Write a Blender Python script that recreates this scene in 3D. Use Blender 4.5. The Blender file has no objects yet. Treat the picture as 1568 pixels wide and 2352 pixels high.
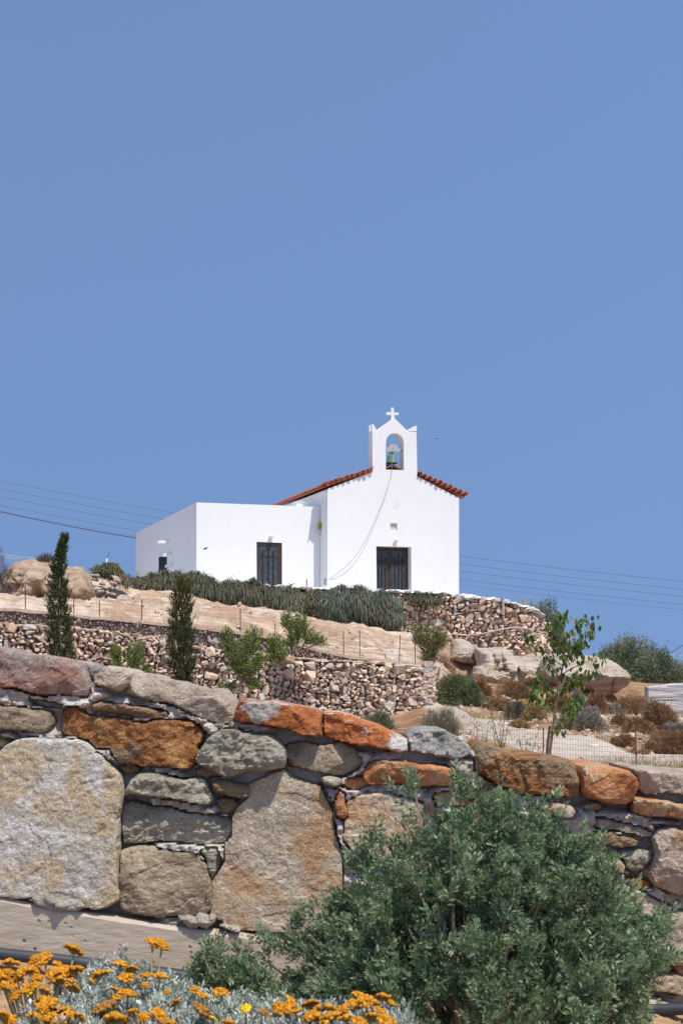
import bpy, math, random
import numpy as np
from mathutils import Vector
from mathutils.geometry import tessellate_polygon

random.seed(7)
RNG = np.random.default_rng(7)
R_ = math.radians
scene = bpy.context.scene
col = scene.collection

# ---------------------------------------------------------------- measures
F, CX, YH = 3300.0, 784.0, 1590.0       # focal length, centre and eye level in the units the photo was measured in
K_ = 1.74170                            # source pixels per measuring unit

def w(px, py, Y):
    return np.array([(px - CX) / F * Y, Y, (YH - py) / F * Y])

def cr(ox, oy, sc):
    return lambda x, y: ((ox + x / sc) / K_, (oy + y / sc) / K_)

cA = cr(0, 2550, 1.568); cB = cr(800, 2750, 1.568); cC = cr(1700, 2850, 1.5209)
c1 = cr(500, 1600, 1.96); c2 = cr(1200, 1600, 1.96); c5 = cr(1440, 1600, 6.0308)
c6 = cr(1450, 1950, 5.228); c8 = cr(980, 2100, 4.48)
cF = cr(0, 3550, 1.568); cG = cr(900, 3600, 1.568)
cL = cr(0, 1880, 2.24); cM = cr(1560, 2250, 2.45); cN = cr(2100, 2400, 2.485)

# ---------------------------------------------------------------- noise
def _hash(ix, iy, iz, seed):
    h = (ix * 374761393 + iy * 668265263 + iz * 2147483647 + seed * 974711) & 0xFFFFFFFF
    h = ((h ^ (h >> 13)) * 1274126177) & 0xFFFFFFFF
    h = ((h ^ (h >> 16)) * 2246822519) & 0xFFFFFFFF
    return ((h ^ (h >> 15)) & 0xFFFF) / 32767.5 - 1.0

def vnoise(p, seed=0):
    p = np.asarray(p, float)
    i = np.floor(p).astype(np.int64); f = p - i
    f = f * f * f * (f * (f * 6 - 15) + 10)
    out = 0
    for dx in (0, 1):
        for dy in (0, 1):
            for dz in (0, 1):
                wgt = (f[:, 0] if dx else 1 - f[:, 0]) * (f[:, 1] if dy else 1 - f[:, 1]) * (f[:, 2] if dz else 1 - f[:, 2])
                out = out + wgt * _hash(i[:, 0] + dx, i[:, 1] + dy, i[:, 2] + dz, seed)
    return out

def fbm(p, octv=4, seed=0, gain=.5, ridged=False):
    p = np.asarray(p, float); a, s, out = 1.0, 0.0, 0
    for o in range(octv):
        n = vnoise(p, seed + o * 17)
        if ridged: n = 1 - 2 * np.abs(n)
        out = out + a * n; s += a
        a *= gain; p = p * 2.03 + 11.7
    return out / s

def sstep(a, b, x):
    t = np.clip((x - a) / (b - a), 0, 1)
    return t * t * (3 - 2 * t)

# ---------------------------------------------------------------- objects
def tag(o, label=None, cat=None, group=None, kind=None):
    if label: o['label'] = label
    if cat: o['category'] = cat
    if group: o['group'] = group
    if kind: o['kind'] = kind
    return o

def empty(name, loc, rz=0.0):
    o = bpy.data.objects.new(name, None)
    o.location = loc; o.rotation_euler = (0, 0, rz); o.empty_display_size = .2
    col.objects.link(o)
    return o

def mesh_data(name, V, Fs, mat, smooth=False, colr=None):
    """Fs: an array (m,k) or a list of such arrays."""
    if isinstance(Fs, np.ndarray): Fs = [Fs]
    Fs = [np.asarray(f, np.int32) for f in Fs if len(f)]
    V = np.asarray(V, np.float32)
    me = bpy.data.meshes.new(name)
    nl = sum(f.size for f in Fs); nf = sum(len(f) for f in Fs)
    me.vertices.add(len(V)); me.loops.add(nl); me.polygons.add(nf)
    me.vertices.foreach_set('co', V.ravel())
    me.loops.foreach_set('vertex_index', np.concatenate([f.ravel() for f in Fs]))
    tot = np.concatenate([np.full(len(f), f.shape[1], np.int32) for f in Fs])
    st = np.concatenate([[0], np.cumsum(tot)[:-1]]).astype(np.int32)
    me.polygons.foreach_set('loop_start', st)
    me.polygons.foreach_set('use_smooth', np.full(nf, bool(smooth)))
    me.update(calc_edges=True); me.validate()
    if colr is not None:
        at = me.color_attributes.new('Col', 'FLOAT_COLOR', 'POINT')
        c = np.ones((len(V), 4), np.float32); c[:, :3] = colr
        at.data.foreach_set('color', c.ravel())
    if mat: me.materials.append(mat)
    return me

def obj(name, V, Fs, mat, parent=None, smooth=False, colr=None, local=False, origin=None):
    """V in world coordinates (in the parent's when local=True)."""
    V = np.asarray(V, float)
    if parent is not None and not local:
        V = V - np.array(parent.location)
    if parent is None:
        if origin is None:
            origin = np.array([(V[:, 0].min() + V[:, 0].max()) / 2, (V[:, 1].min() + V[:, 1].max()) / 2, V[:, 2].min()])
        V = V - origin
    o = bpy.data.objects.new(name, mesh_data(name, V, Fs, mat, smooth, colr))
    if parent is not None: o.parent = parent
    else: o.location = origin
    col.objects.link(o)
    return o

class MB:
    """collects shapes that make ONE mesh"""
    def __init__(s): s.V = []; s.T = []; s.Q = []; s.C = []; s.n = 0
    def add(s, V, T=None, Q=None, c=None):
        V = np.asarray(V, float).reshape(-1, 3)
        if T is not None and len(T): s.T.append(np.asarray(T) + s.n)
        if Q is not None and len(Q): s.Q.append(np.asarray(Q) + s.n)
        if c is not None: s.C.append(np.broadcast_to(np.asarray(c, float), V.shape).copy())
        s.V.append(V); s.n += len(V)
        return s
    def box(s, lo, hi, c=None):
        x0, y0, z0 = lo; x1, y1, z1 = hi
        V = [(x0,y0,z0),(x1,y0,z0),(x1,y1,z0),(x0,y1,z0),(x0,y0,z1),(x1,y0,z1),(x1,y1,z1),(x0,y1,z1)]
        return s.add(V, None, [(0,3,2,1),(4,5,6,7),(0,1,5,4),(1,2,6,5),(2,3,7,6),(3,0,4,7)], c)
    def tube(s, pts, r, n=6, c=None, cap=True):
        pts = np.asarray(pts, float); m = len(pts)
        r = np.broadcast_to(np.asarray(r, float), (m,))
        t = np.gradient(pts, axis=0); t /= np.linalg.norm(t, axis=1)[:, None] + 1e-12
        up = np.where(np.abs(t[:, 2:3]) > .95, [[1., 0, 0]], [[0, 0, 1.]])
        a = np.cross(t, up); a /= np.linalg.norm(a, axis=1)[:, None]; b = np.cross(t, a)
        th = np.arange(n) / n * 2 * np.pi
        V = pts[:, None] + r[:, None, None] * (np.cos(th)[None, :, None] * a[:, None] + np.sin(th)[None, :, None] * b[:, None])
        i = np.arange(m - 1)[:, None] * n; j = np.arange(n)[None, :]; jn = (j + 1) % n
        Q = np.stack([i + j, i + jn, i + n + jn, i + n + j], -1).reshape(-1, 4)
        V = V.reshape(-1, 3); T = []
        if cap:
            V = np.vstack([V, pts[0], pts[-1]])
            for k in range(n):
                T.append((m * n, (k + 1) % n, k)); T.append((m * n + 1, (m - 1) * n + k, (m - 1) * n + (k + 1) % n))
        return s.add(V, T, Q, c)
    def lathe(s, cen, prof, n=16, c=None, axis='z'):
        prof = np.asarray(prof, float); m = len(prof); th = np.arange(n) / n * 2 * np.pi
        V = np.stack([prof[:, 0:1] * np.cos(th), prof[:, 0:1] * np.sin(th), np.repeat(prof[:, 1:2], n, 1)], -1).reshape(-1, 3)
        if axis == 'y': V = V[:, [0, 2, 1]] * [1, -1, 1]
        i = np.arange(m - 1)[:, None] * n; j = np.arange(n)[None, :]; jn = (j + 1) % n
        Q = np.stack([i + j, i + jn, i + n + jn, i + n + j], -1).reshape(-1, 4)
        return s.add(V + np.asarray(cen), None, Q, c)
    def prism(s, loops, d0, d1, c=None):
        """loops of (s,z): outer then holes; extruded along y from d0 to d1"""
        P = [[Vector((a, b, 0)) for a, b in lp] for lp in loops]
        tr = tessellate_polygon(P); flat = np.array([p for lp in loops for p in lp], float); n = len(flat)
        V = np.vstack([np.c_[flat[:, 0], np.full(n, d0), flat[:, 1]], np.c_[flat[:, 0], np.full(n, d1), flat[:, 1]]])
        T = []
        for t in tr:
            a, b, cc = t
            ar = (flat[b, 0]-flat[a, 0])*(flat[cc, 1]-flat[a, 1]) - (flat[cc, 0]-flat[a, 0])*(flat[b, 1]-flat[a, 1])
            if ar < 0: b, cc = cc, b
            T += [(a, b, cc), (a + n, cc + n, b + n)]
        Q = []; o = 0
        for li, lp in enumerate(loops):
            m = len(lp); q = np.array(lp); nx = np.roll(q, -1, 0)
            ccw = (q[:, 0] * nx[:, 1] - nx[:, 0] * q[:, 1]).sum() > 0
            if li: ccw = not ccw
            for k in range(m):
                i, j = o + k, o + (k + 1) % m
                Q.append((j, i, i + n, j + n) if ccw else (i, j, j + n, i + n))
            o += m
        return s.add(V, T, Q, c)
    def get(s):
        V = np.vstack(s.V); Fs = []
        if s.T: Fs.append(np.vstack(s.T))
        if s.Q: Fs.append(np.vstack(s.Q))
        return V, Fs, (np.vstack(s.C) if s.C else None)
    def build(s, name, mat, parent=None, smooth=False, local=False, origin=None):
        V, Fs, C = s.get()
        return obj(name, V, Fs, mat, parent, smooth, C, local, origin)

# ---------------------------------------------------------------- materials
class NT:
    def __init__(s, name):
        s.m = bpy.data.materials.new(name); s.m.use_nodes = True
        s.t = s.m.node_tree; s.t.nodes.clear()
        s.out = s.n('ShaderNodeOutputMaterial')
    def n(s, t, **kw):
        nd = s.t.nodes.new(t)
        for k, v in kw.items(): setattr(nd, k, v)
        return nd
    def l(s, a, b): s.t.links.new(a, b)
    def val(s, sock, v):
        if hasattr(v, 'is_linked') or isinstance(v, bpy.types.NodeSocket): s.l(v, sock)
        else:
            if isinstance(v, (tuple, list)) and len(v) == 3 and sock.type == 'RGBA': v = (*v, 1)
            sock.default_value = v
    def coord(s, scale=(1, 1, 1), rnd=False):
        tc = s.n('ShaderNodeTexCoord'); mp = s.n('ShaderNodeMapping')
        mp.inputs['Scale'].default_value = scale
        s.l(tc.outputs['Object'], mp.inputs['Vector'])
        if rnd:
            oi = s.n('ShaderNodeObjectInfo'); cx = s.n('ShaderNodeCombineXYZ')
            mu = s.n('ShaderNodeMath', operation='MULTIPLY'); mu.inputs[1].default_value = 37.0
            s.l(oi.outputs['Random'], mu.inputs[0])
            for k in range(3): s.l(mu.outputs[0], cx.inputs[k])
            s.l(cx.outputs[0], mp.inputs['Location'])
        return mp.outputs[0]
    def noise(s, vec, scale, detail=4, rough=.55, dist=0.0):
        nd = s.n('ShaderNodeTexNoise'); s.l(vec, nd.inputs['Vector'])
        nd.inputs['Scale'].default_value = scale; nd.inputs['Detail'].default_value = detail
        nd.inputs['Roughness'].default_value = rough; nd.inputs['Distortion'].default_value = dist
        return nd.outputs['Fac']
    def ramp(s, fac, stops):
        nd = s.n('ShaderNodeValToRGB'); s.l(fac, nd.inputs[0]); cr_ = nd.color_ramp
        while len(cr_.elements) < len(stops): cr_.elements.new(.5)
        for e, (p, c) in zip(cr_.elements, stops):
            e.position = p; e.color = (*c, 1) if len(c) == 3 else c
        return nd.outputs[0]
    def step(s, fac, a, b):
        nd = s.n('ShaderNodeMapRange'); nd.interpolation_type = 'SMOOTHSTEP'
        s.l(fac, nd.inputs[0]); nd.inputs[1].default_value = a; nd.inputs[2].default_value = b
        return nd.outputs[0]
    def mix(s, fac, a, b, mode='MIX'):
        nd = s.n('ShaderNodeMix', data_type='RGBA', blend_type=mode)
        s.val(nd.inputs[0], fac); s.val(nd.inputs[6], a); s.val(nd.inputs[7], b)
        return nd.outputs[2]
    def math(s, op, a, b=0.0):
        nd = s.n('ShaderNodeMath', operation=op); s.val(nd.inputs[0], a); s.val(nd.inputs[1], b)
        return nd.outputs[0]
    def attr(s, name='Col'):
        nd = s.n('ShaderNodeAttribute'); nd.attribute_name = name
        return nd.outputs['Color']
    def bump(s, h, strength, dist, prev=None):
        nd = s.n('ShaderNodeBump'); s.l(h, nd.inputs['Height'])
        nd.inputs['Strength'].default_value = strength; nd.inputs['Distance'].default_value = dist
        if prev: s.l(prev, nd.inputs['Normal'])
        return nd.outputs[0]
    def pbr(s, colr, rough=.9, normal=None, metal=0.0, spec=.25):
        b = s.n('ShaderNodeBsdfPrincipled'); s.val(b.inputs['Base Color'], colr); s.val(b.inputs['Roughness'], rough)
        b.inputs['Metallic'].default_value = metal; b.inputs['Specular IOR Level'].default_value = spec
        if normal: s.l(normal, b.inputs['Normal'])
        s.l(b.outputs[0], s.out.inputs[0])
        return b

def m_plain(name, c, rough=.7, metal=0.0, var=.12, scale=20, spec=.3):
    t = NT(name); v = t.coord()
    f = t.noise(v, scale, 3)
    cc = t.ramp(f, [(.3, tuple(x * (1 - var) for x in c)), (.7, tuple(min(1, x * (1 + var)) for x in c))])
    t.pbr(cc, rough, t.bump(f, .2, .004), metal, spec)
    return t.m

def m_stone(name, cols, scale=7.0, patch=None, pscale=3.0, pcut=(.5, .56), bump=.012, stretch=(1, 1, 1.6), speck=.35, vary=(.86, 1.12)):
    """cols: three base colours; patch: (colour a, colour b) of a rust or lichen layer"""
    t = NT(name); v = t.coord(stretch, True); v1 = t.coord((1, 1, 1), True)
    f = t.noise(v, scale, 6, .6, .3)
    base = t.ramp(f, [(.34, cols[0]), (.5, cols[1]), (.64, cols[2])])
    if patch:
        g = t.noise(v1, pscale, 5, .6, .4)
        pc = t.ramp(t.noise(v, scale * 2.2, 5, .65), [(.3, patch[0]), (.7, patch[1])])
        base = t.mix(t.step(g, *pcut), base, pc)
    fine = t.noise(v1, 130, 4, .75)
    base = t.mix(speck * 1.5, base, t.ramp(fine, [(.36, (.45, .42, .38)), (.5, (1, 1, 1)), (.66, (1.4, 1.38, 1.34))]), 'MULTIPLY')
    sp_ = t.noise(v1, 34, 5, .7)
    base = t.mix(t.math('MULTIPLY', t.step(sp_, .60, .66), .55), base, tuple(x * .45 for x in cols[0]))
    base = t.mix(t.math('MULTIPLY', t.step(t.noise(v, 26, 5, .7), .60, .67), .5), base, tuple(min(1, x * 1.3) for x in cols[2]))
    oi = t.n('ShaderNodeObjectInfo')
    mr = t.n('ShaderNodeMapRange'); t.l(oi.outputs['Random'], mr.inputs[0]); mr.inputs[3].default_value, mr.inputs[4].default_value = vary
    base = t.mix(1.0, base, mr.outputs[0], 'MULTIPLY')
    h = t.math('ADD', t.noise(v, scale * 3, 8, .65, .2), t.math('MULTIPLY', fine, .35))
    t.pbr(base, .92, t.bump(h, 1.0, bump * 1.5), 0, .15)
    return t.m

def m_col(name, rough=.9, nscale=6.0, var=.3, bump=.02, bscale=14.0, stretch=(1, 1, 1)):
    """colour from the per-stone / per-zone attribute, broken up by noise"""
    t = NT(name); v = t.coord(stretch)
    f = t.noise(v, nscale, 6, .62)
    c = t.mix(1.0, t.attr(), t.ramp(f, [(.28, (1 - var,) * 3), (.72, (1 + var,) * 3)]), 'MULTIPLY')
    t.pbr(c, rough, t.bump(t.noise(v, bscale, 8, .65), .8, bump), 0, .15)
    return t.m

def m_leaf(name, trans=.3, rough=.55, spec=.3):
    t = NT(name); a = t.attr()
    b = t.n('ShaderNodeBsdfPrincipled'); t.l(a, b.inputs['Base Color']); b.inputs['Roughness'].default_value = rough
    b.inputs['Specular IOR Level'].default_value = spec
    tr = t.n('ShaderNodeBsdfTranslucent'); t.l(t.mix(1.0, a, (1.2, 1.25, .7), 'MULTIPLY'), tr.inputs[0])
    mx = t.n('ShaderNodeMixShader'); mx.inputs[0].default_value = trans
    t.l(b.outputs[0], mx.inputs[1]); t.l(tr.outputs[0], mx.inputs[2]); t.l(mx.outputs[0], t.out.inputs[0])
    return t.m

def m_plaster(name, c=(.80, .80, .79), stain=True):
    t = NT(name); v = t.coord(); vs = t.coord((1, 1, .25))
    f = t.noise(v, 1.3, 5, .6)
    cc = t.ramp(f, [(.3, tuple(x * .97 for x in c)), (.65, c)])
    if stain:
        g = t.noise(vs, 2.2, 6, .7)
        cc = t.mix(t.math('MULTIPLY', t.step(g, .56, .78), .42), cc, (.60, .53, .42))
        cc = t.mix(t.math('MULTIPLY', t.step(t.noise(v, 9, 6, .7), .62, .75), .22), cc, (.55, .54, .52))
    h = t.math('ADD', t.noise(v, 5, 4, .5), t.math('MULTIPLY', t.noise(v, 60, 4, .6), .25))
    t.pbr(cc, .9, t.bump(h, .3, .012), 0, .15)
    return t.m

# ---------------------------------------------------------------- shapes
def pip(pts, poly):
    x, y = pts[:, 0], pts[:, 1]; ins = np.zeros(len(pts), bool)
    px, py = poly[:, 0], poly[:, 1]; j = len(poly) - 1
    for i in range(len(poly)):
        c = ((py[i] > y) != (py[j] > y))
        with np.errstate(divide='ignore', invalid='ignore'):
            xi = (px[j] - px[i]) * (y - py[i]) / (py[j] - py[i]) + px[i]
        ins ^= c & (x < xi); j = i
    return ins

def seg_dist(pts, poly):
    best = np.full(len(pts), 1e9); near = np.zeros_like(pts)
    nx = np.roll(poly, -1, 0)
    for a, b in zip(poly, nx):
        d = b - a; L = (d * d).sum() + 1e-12
        t = np.clip(((pts - a) @ d) / L, 0, 1); q = a + t[:, None] * d
        ds = np.linalg.norm(pts - q, axis=1); m = ds < best
        best[m] = ds[m]; near[m] = q[m]
    return best, near

def rough_poly(poly, step, amp, freq, seed):
    """resample a closed outline and roughen it"""
    out = []
    for a, b in zip(poly, np.roll(poly, -1, 0)):
        n = max(1, int(np.linalg.norm(b - a) / step))
        for k in range(n): out.append(a + (b - a) * k / n)
    out = np.array(out)
    out = (np.roll(out, 1, 0) + 4 * out + np.roll(out, -1, 0)) / 6
    q = np.c_[out * freq * 1.8, np.zeros(len(out))]
    return out + amp * np.c_[fbm(q, 4, seed, .65), fbm(q + 50, 4, seed + 5, .65)]

def slab(poly, Y, res, T, R, amp, freq, back, seed, stretch=(1, 1), edge=None, ridged=.0, taper=0.0, face=None, sup=2.0, chips=0, strata=0.0, sfreq=1.0):
    """A stone standing at depth Y: outline poly (X,Z), a rounded rough front, sides going back."""
    poly = np.asarray(poly, float)
    e = edge if edge is not None else amp * .5
    poly = rough_poly(poly, res * 1.5, e, freq, seed)
    lo, hi = poly.min(0) - res, poly.max(0) + res
    nx, nz = int((hi[0] - lo[0]) / res) + 2, int((hi[1] - lo[1]) / res) + 2
    gx, gz = lo[0] + np.arange(nx) * res, lo[1] + np.arange(nz) * res
    cx, cz = np.meshgrid(gx[:-1] + res / 2, gz[:-1] + res / 2, indexing='ij')
    keep = pip(np.c_[cx.ravel(), cz.ravel()], poly).reshape(nx - 1, nz - 1)
    ii, jj = np.nonzero(keep)
    q = np.stack([ii * nz + jj, (ii + 1) * nz + jj, (ii + 1) * nz + jj + 1, ii * nz + jj + 1], -1)
    ids, inv = np.unique(q, return_inverse=True); Q = inv.reshape(-1, 4)
    P = np.c_[gx[ids // nz], gz[ids % nz]]
    ed = np.concatenate([Q[:, [0, 1]], Q[:, [1, 2]], Q[:, [2, 3]], Q[:, [3, 0]]])
    key = np.sort(ed, 1); u, idx, cnt = np.unique(key[:, 0].astype(np.int64) * 10**7 + key[:, 1], return_index=True, return_counts=True)
    be = ed[idx[cnt == 1]]
    bv = np.unique(be)
    _, near = seg_dist(P[bv], poly); P[bv] = near
    d, _ = seg_dist(P, poly); d[bv] = 0
    t = np.clip(d / R, 0, 1); prof = np.clip(1 - (1 - t) ** sup, 0, 1) ** (1 / sup)
    q3 = np.c_[P[:, 0] * freq * stretch[0], np.full(len(P), seed * 3.7), P[:, 1] * freq * stretch[1]]
    n1 = fbm(q3, 5, seed)
    if ridged:
        n1 = n1 * (1 - ridged) + ridged * fbm(q3 * .8 + 9, 5, seed + 3, ridged=True)
    if chips:                                   # broken planes meeting at angular edges
        rg = np.random.default_rng(seed + 4000); sz = np.sqrt(np.ptp(poly[:, 0]) * np.ptp(poly[:, 1])); hh = np.ones(len(P))
        for q in range(chips):
            th = q * 2 * np.pi / chips + rg.normal(0, .35); nv = np.array([np.cos(th), np.sin(th)]); pr = poly @ nv
            hh = np.minimum(hh, rg.uniform(.30, .85) + rg.uniform(1.0, 4.5) * (pr.max() - P @ nv) / sz)
        prof = np.minimum(prof, hh + .0)
        tl = rg.normal(0, .18, 2); prof = prof + t * ((P - P.mean(0)) @ tl) / sz
    y = Y - T * prof - amp * n1 * (.25 + .75 * t)
    if strata:
        s_ = P[:, 1] * sfreq + .9 * fbm(np.c_[P * .5, np.zeros(len(P))] + seed, 4, seed + 7) + .12 * P[:, 0]
        fl = np.floor(s_); sw = s_ - fl; rl = _hash(fl.astype(np.int64), fl.astype(np.int64) * 0 + seed, fl.astype(np.int64) * 0, 5)
        crk = fbm(np.c_[P[:, 0] * 1.7, P[:, 1] * .7, np.full(len(P), seed)], 4, seed + 8, ridged=True)
        y = y - strata * (sw ** .6 * (.6 + .4 * rl) + .3 * rl) * t + strata * 1.3 * sstep(.28, .5, crk) * t
        q4 = np.c_[P * freq * 3.5, np.full(len(P), 3.3)]
        y = y - amp * .35 * fbm(q4, 4, seed + 9, ridged=True) * t
    if face is not None: y = y + face(P)
    V = np.c_[P[:, 0], y, P[:, 1]]
    # skirt and back
    m = {int(a): k for k, a in enumerate(bv)}
    c = P.mean(0)
    n0 = len(V)
    Bk = np.c_[c + (P - c) * (1 - taper), np.full(len(P), Y + back)]
    V = np.vstack([V, Bk[:, [0, 2, 1]]])
    Qs = np.c_[be[:, 1], be[:, 0], be[:, 0] + n0, be[:, 1] + n0]
    Qb = Q[:, ::-1] + n0
    return V, [Q, Qs, Qb]

def pw(pts, Y, f=None):
    """outline in photo measure -> (X,Z) at depth Y"""
    o = []
    for p in pts:
        x, y = f(*p) if f else p
        o.append(((x - CX) / F * Y, (YH - y) / F * Y))
    return np.array(o)

# loose stone templates (convex hulls of random points, roughened)
import bmesh
def stone_templates(n, seed, sub=1):
    rng = np.random.default_rng(seed); out = []
    for k in range(n):
        bm = bmesh.new()
        p = rng.uniform(-1, 1, (15, 3)); p /= (np.abs(p) ** 6).sum(1)[:, None] ** (1 / 6)
        p *= rng.uniform(.78, 1, (15, 1)); p *= .5
        for q in p: bm.verts.new(q)
        r = bmesh.ops.convex_hull(bm, input=bm.verts)
        bmesh.ops.delete(bm, geom=list({g for g in r['geom_interior'] + r['geom_unused'] if isinstance(g, bmesh.types.BMVert)}), context='VERTS')
        bmesh.ops.triangulate(bm, faces=bm.faces)
        if sub: bmesh.ops.subdivide_edges(bm, edges=bm.edges, cuts=sub, use_grid_fill=True, smooth=0.0)
        bmesh.ops.triangulate(bm, faces=bm.faces)
        bm.verts.index_update()
        V = np.array([v.co[:] for v in bm.verts]); T = np.array([[v.index for v in f.verts] for f in bm.faces])
        V += .035 * np.c_[fbm(V * 4 + k, 3, k), fbm(V * 4 + 9 + k, 3, k), fbm(V * 4 + 19 + k, 3, k)]
        V /= np.abs(V).max(0) * 2
        out.append((V, T)); bm.free()
    return out
ST = stone_templates(24, 3)
ST0 = stone_templates(10, 5, 0)

def rotm(ax, ay, az):
    ca, sa, cb, sb, cc, sc = math.cos(ax), math.sin(ax), math.cos(ay), math.sin(ay), math.cos(az), math.sin(az)
    Rx = np.array([[1,0,0],[0,ca,-sa],[0,sa,ca]]); Ry = np.array([[cb,0,sb],[0,1,0],[-sb,0,cb]]); Rz = np.array([[cc,-sc,0],[sc,cc,0],[0,0,1]])
    return Rz @ Ry @ Rx

STONE_TONES = np.array([(.50,.375,.28),(.56,.45,.355),(.45,.335,.25),(.50,.425,.355),(.41,.32,.25),(.53,.375,.26),(.45,.41,.36),(.62,.53,.44),(.38,.35,.31),(.45,.29,.19)])

STONE_TONES = STONE_TONES.mean(0) + .62 * (STONE_TONES - STONE_TONES.mean(0))
def rubble(mb, u0, u1, v0, v1, base, top, place, smin, smax, seed, tones=STONE_TONES, depth=.28, gap=.9, asp=(.4, .85)):
    """fill the strip with irregular stones, packed on a skyline; place(u,v) -> (point, along, out)"""
    rng = np.random.default_rng(seed); du = .02
    n = int((u1 - u0) / du); sky = np.full(n, v0)
    for _ in range(20000):
        lo = sky.min()
        if lo >= v1: break
        i = int(rng.choice(np.nonzero(sky <= lo + .02)[0]))
        while i > 0 and sky[i - 1] <= lo + .02: i -= 1
        big = rng.random() ** 1.7
        wd = smin + (smax - smin) * big; h = wd * rng.uniform(*asp)
        k = max(2, int(wd / du)); j = i
        while j < n and j - i < k and sky[j] <= lo + .25 * smin + .02: j += 1
        if j - i < 2:
            sky[i:j] += .02; 
            if j == i: sky[i] += .02
            continue
        ww = (j - i) * du
        if ww < .55 * smin:
            nb = [sky[q] for q in (i - 1, j) if 0 <= q < n]
            sky[i:j] = max(min(nb), lo + .02) if nb else lo + .03
            continue
        if j - i < k: h = min(h, ww * rng.uniform(.6, 1.2) + .02)
        h = max(.05, h)
        b = sky[i:j].mean() * .6 + sky[i:j].min() * .4; sky[i:j] = b + h + rng.normal(0, .008, j - i)
        u, v = u0 + (i + j) / 2 * du, b + h / 2
        if v < base(u) - .1 or v > top(u) - h * .35: continue
        p, al, outw = place(u, v)
        V, T = ST[rng.integers(len(ST))]
        dep = depth * rng.uniform(.8, 1.2)
        M = rotm(rng.normal(-.05, .08), rng.normal(0, .13), rng.normal(0, .08))
        q = (V * rng.choice([-1, 1], 3)[None] * [1, 1, 1]) * [ww * (1.12 if gap > .8 else gap), dep, h * 1.14] @ M.T
        ax = np.stack([al, -outw, [0, 0, 1]])
        q = p + q @ ax + outw * rng.uniform(-.045, .045)
        tn = tones[rng.integers(len(tones))] * rng.uniform(.95, 1.4)
        mb.add(q, T, None, tn)

# leaves: kites with a fold
def nrm(a): return a / (np.linalg.norm(a, axis=-1, keepdims=True) + 1e-12)
def kites(P, D, L, W, rng, fold=.25, mid=.45):
    n = len(P); D = nrm(D); L = np.broadcast_to(L, (n,))[:, None]; W = np.broadcast_to(W, (n,))[:, None]
    S = nrm(np.cross(D, nrm(rng.normal(size=(n, 3)))))
    N = np.cross(S, D)
    a = P; b = P + D * L * mid + S * W / 2 + N * W * fold; c = P + D * L; d = P + D * L * mid - S * W / 2 + N * W * fold
    V = np.stack([a, b, c, d], 1).reshape(-1, 3)
    i = np.arange(n)[:, None] * 4
    T = np.concatenate([i + [0, 1, 2], i + [0, 2, 3]])
    return V, T
def leafcol(n, rng, a, b, var=.2, per=4):
    t = rng.random((n, 1)); c = (np.array(a) * (1 - t) + np.array(b) * t) * np.exp(rng.normal(0, var, (n, 1)))
    return np.repeat(c, per, 0)
def strands(P, D, L, W, rng, droop=.6, seg=3):
    """thin drooping ribbons"""
    n = len(P); D = nrm(D).copy(); L = np.broadcast_to(L, (n,)); W = np.broadcast_to(W, (n,))
    S = nrm(np.cross(D, nrm(rng.normal(size=(n, 3)))))
    pts = []; p = P.copy()
    for k in range(seg + 1):
        ww = (W * (1 - .8 * k / seg))[:, None] / 2
        pts += [p - S * ww, p + S * ww]
        p = p + D * (L / seg)[:, None]; D = nrm(D + np.array([0, 0, -droop]) / seg)
    V = np.stack(pts, 1).reshape(-1, 3); m = 2 * (seg + 1)
    i = np.arange(n)[:, None] * m
    Q = np.concatenate([i + [2 * k, 2 * k + 1, 2 * k + 3, 2 * k + 2] for k in range(seg)])
    return V, Q
# ================================================================ camera, sun, sky
cam = bpy.data.cameras.new('camera'); camo = bpy.data.objects.new('camera', cam); col.objects.link(camo)
cam.sensor_fit = 'HORIZONTAL'; cam.sensor_width = 24.0; cam.lens = 24.0 * F / 1568
cam.shift_y = (YH - 1176) / 1568.0
camo.rotation_euler = (R_(90), 0, 0); cam.clip_start = .1; cam.clip_end = 6000
cam.dof.use_dof = True; cam.dof.focus_distance = 55.0; cam.dof.aperture_fstop = 16.0
scene.camera = camo

SUN_EL, SUN_AZ = 64.0, 36.0      # azimuth measured from straight behind the camera towards the right
sd = np.array([math.sin(R_(SUN_AZ)) * math.cos(R_(SUN_EL)), -math.cos(R_(SUN_AZ)) * math.cos(R_(SUN_EL)), math.sin(R_(SUN_EL))])
sl = bpy.data.lights.new('sun', 'SUN'); so = bpy.data.objects.new('sun', sl); col.objects.link(so)
sl.energy = 3.6; sl.angle = R_(.53); sl.color = (1, .93, .825)
so.rotation_euler = Vector(sd).to_track_quat('Z', 'Y').to_euler(); so.location = (20, -30, 60)

wd = bpy.data.worlds.new('World'); scene.world = wd; wd.use_nodes = True
nt = wd.node_tree; nt.nodes.clear()
sky = nt.nodes.new('ShaderNodeTexSky'); sky.sky_type = 'NISHITA'; sky.sun_disc = False
sky.sun_elevation = R_(SUN_EL); sky.sun_rotation = math.atan2(sd[0], sd[1])
sky.altitude = 60; sky.air_density = 1.0; sky.dust_density = .3; sky.ozone_density = 3.0
bg = nt.nodes.new('ShaderNodeBackground'); bg.inputs['Strength'].default_value = .15
tcw = nt.nodes.new('ShaderNodeTexCoord')
mad = nt.nodes.new('ShaderNodeVectorMath'); mad.operation = 'MULTIPLY_ADD'
mad.inputs[1].default_value = (1, 1, .42); mad.inputs[2].default_value = (0, 0, .56)   # a clear dry sky: no pale band at the horizon
nt.links.new(tcw.outputs['Generated'], mad.inputs[0])
nml = nt.nodes.new('ShaderNodeVectorMath'); nml.operation = 'NORMALIZE'; nt.links.new(mad.outputs[0], nml.inputs[0])
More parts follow.
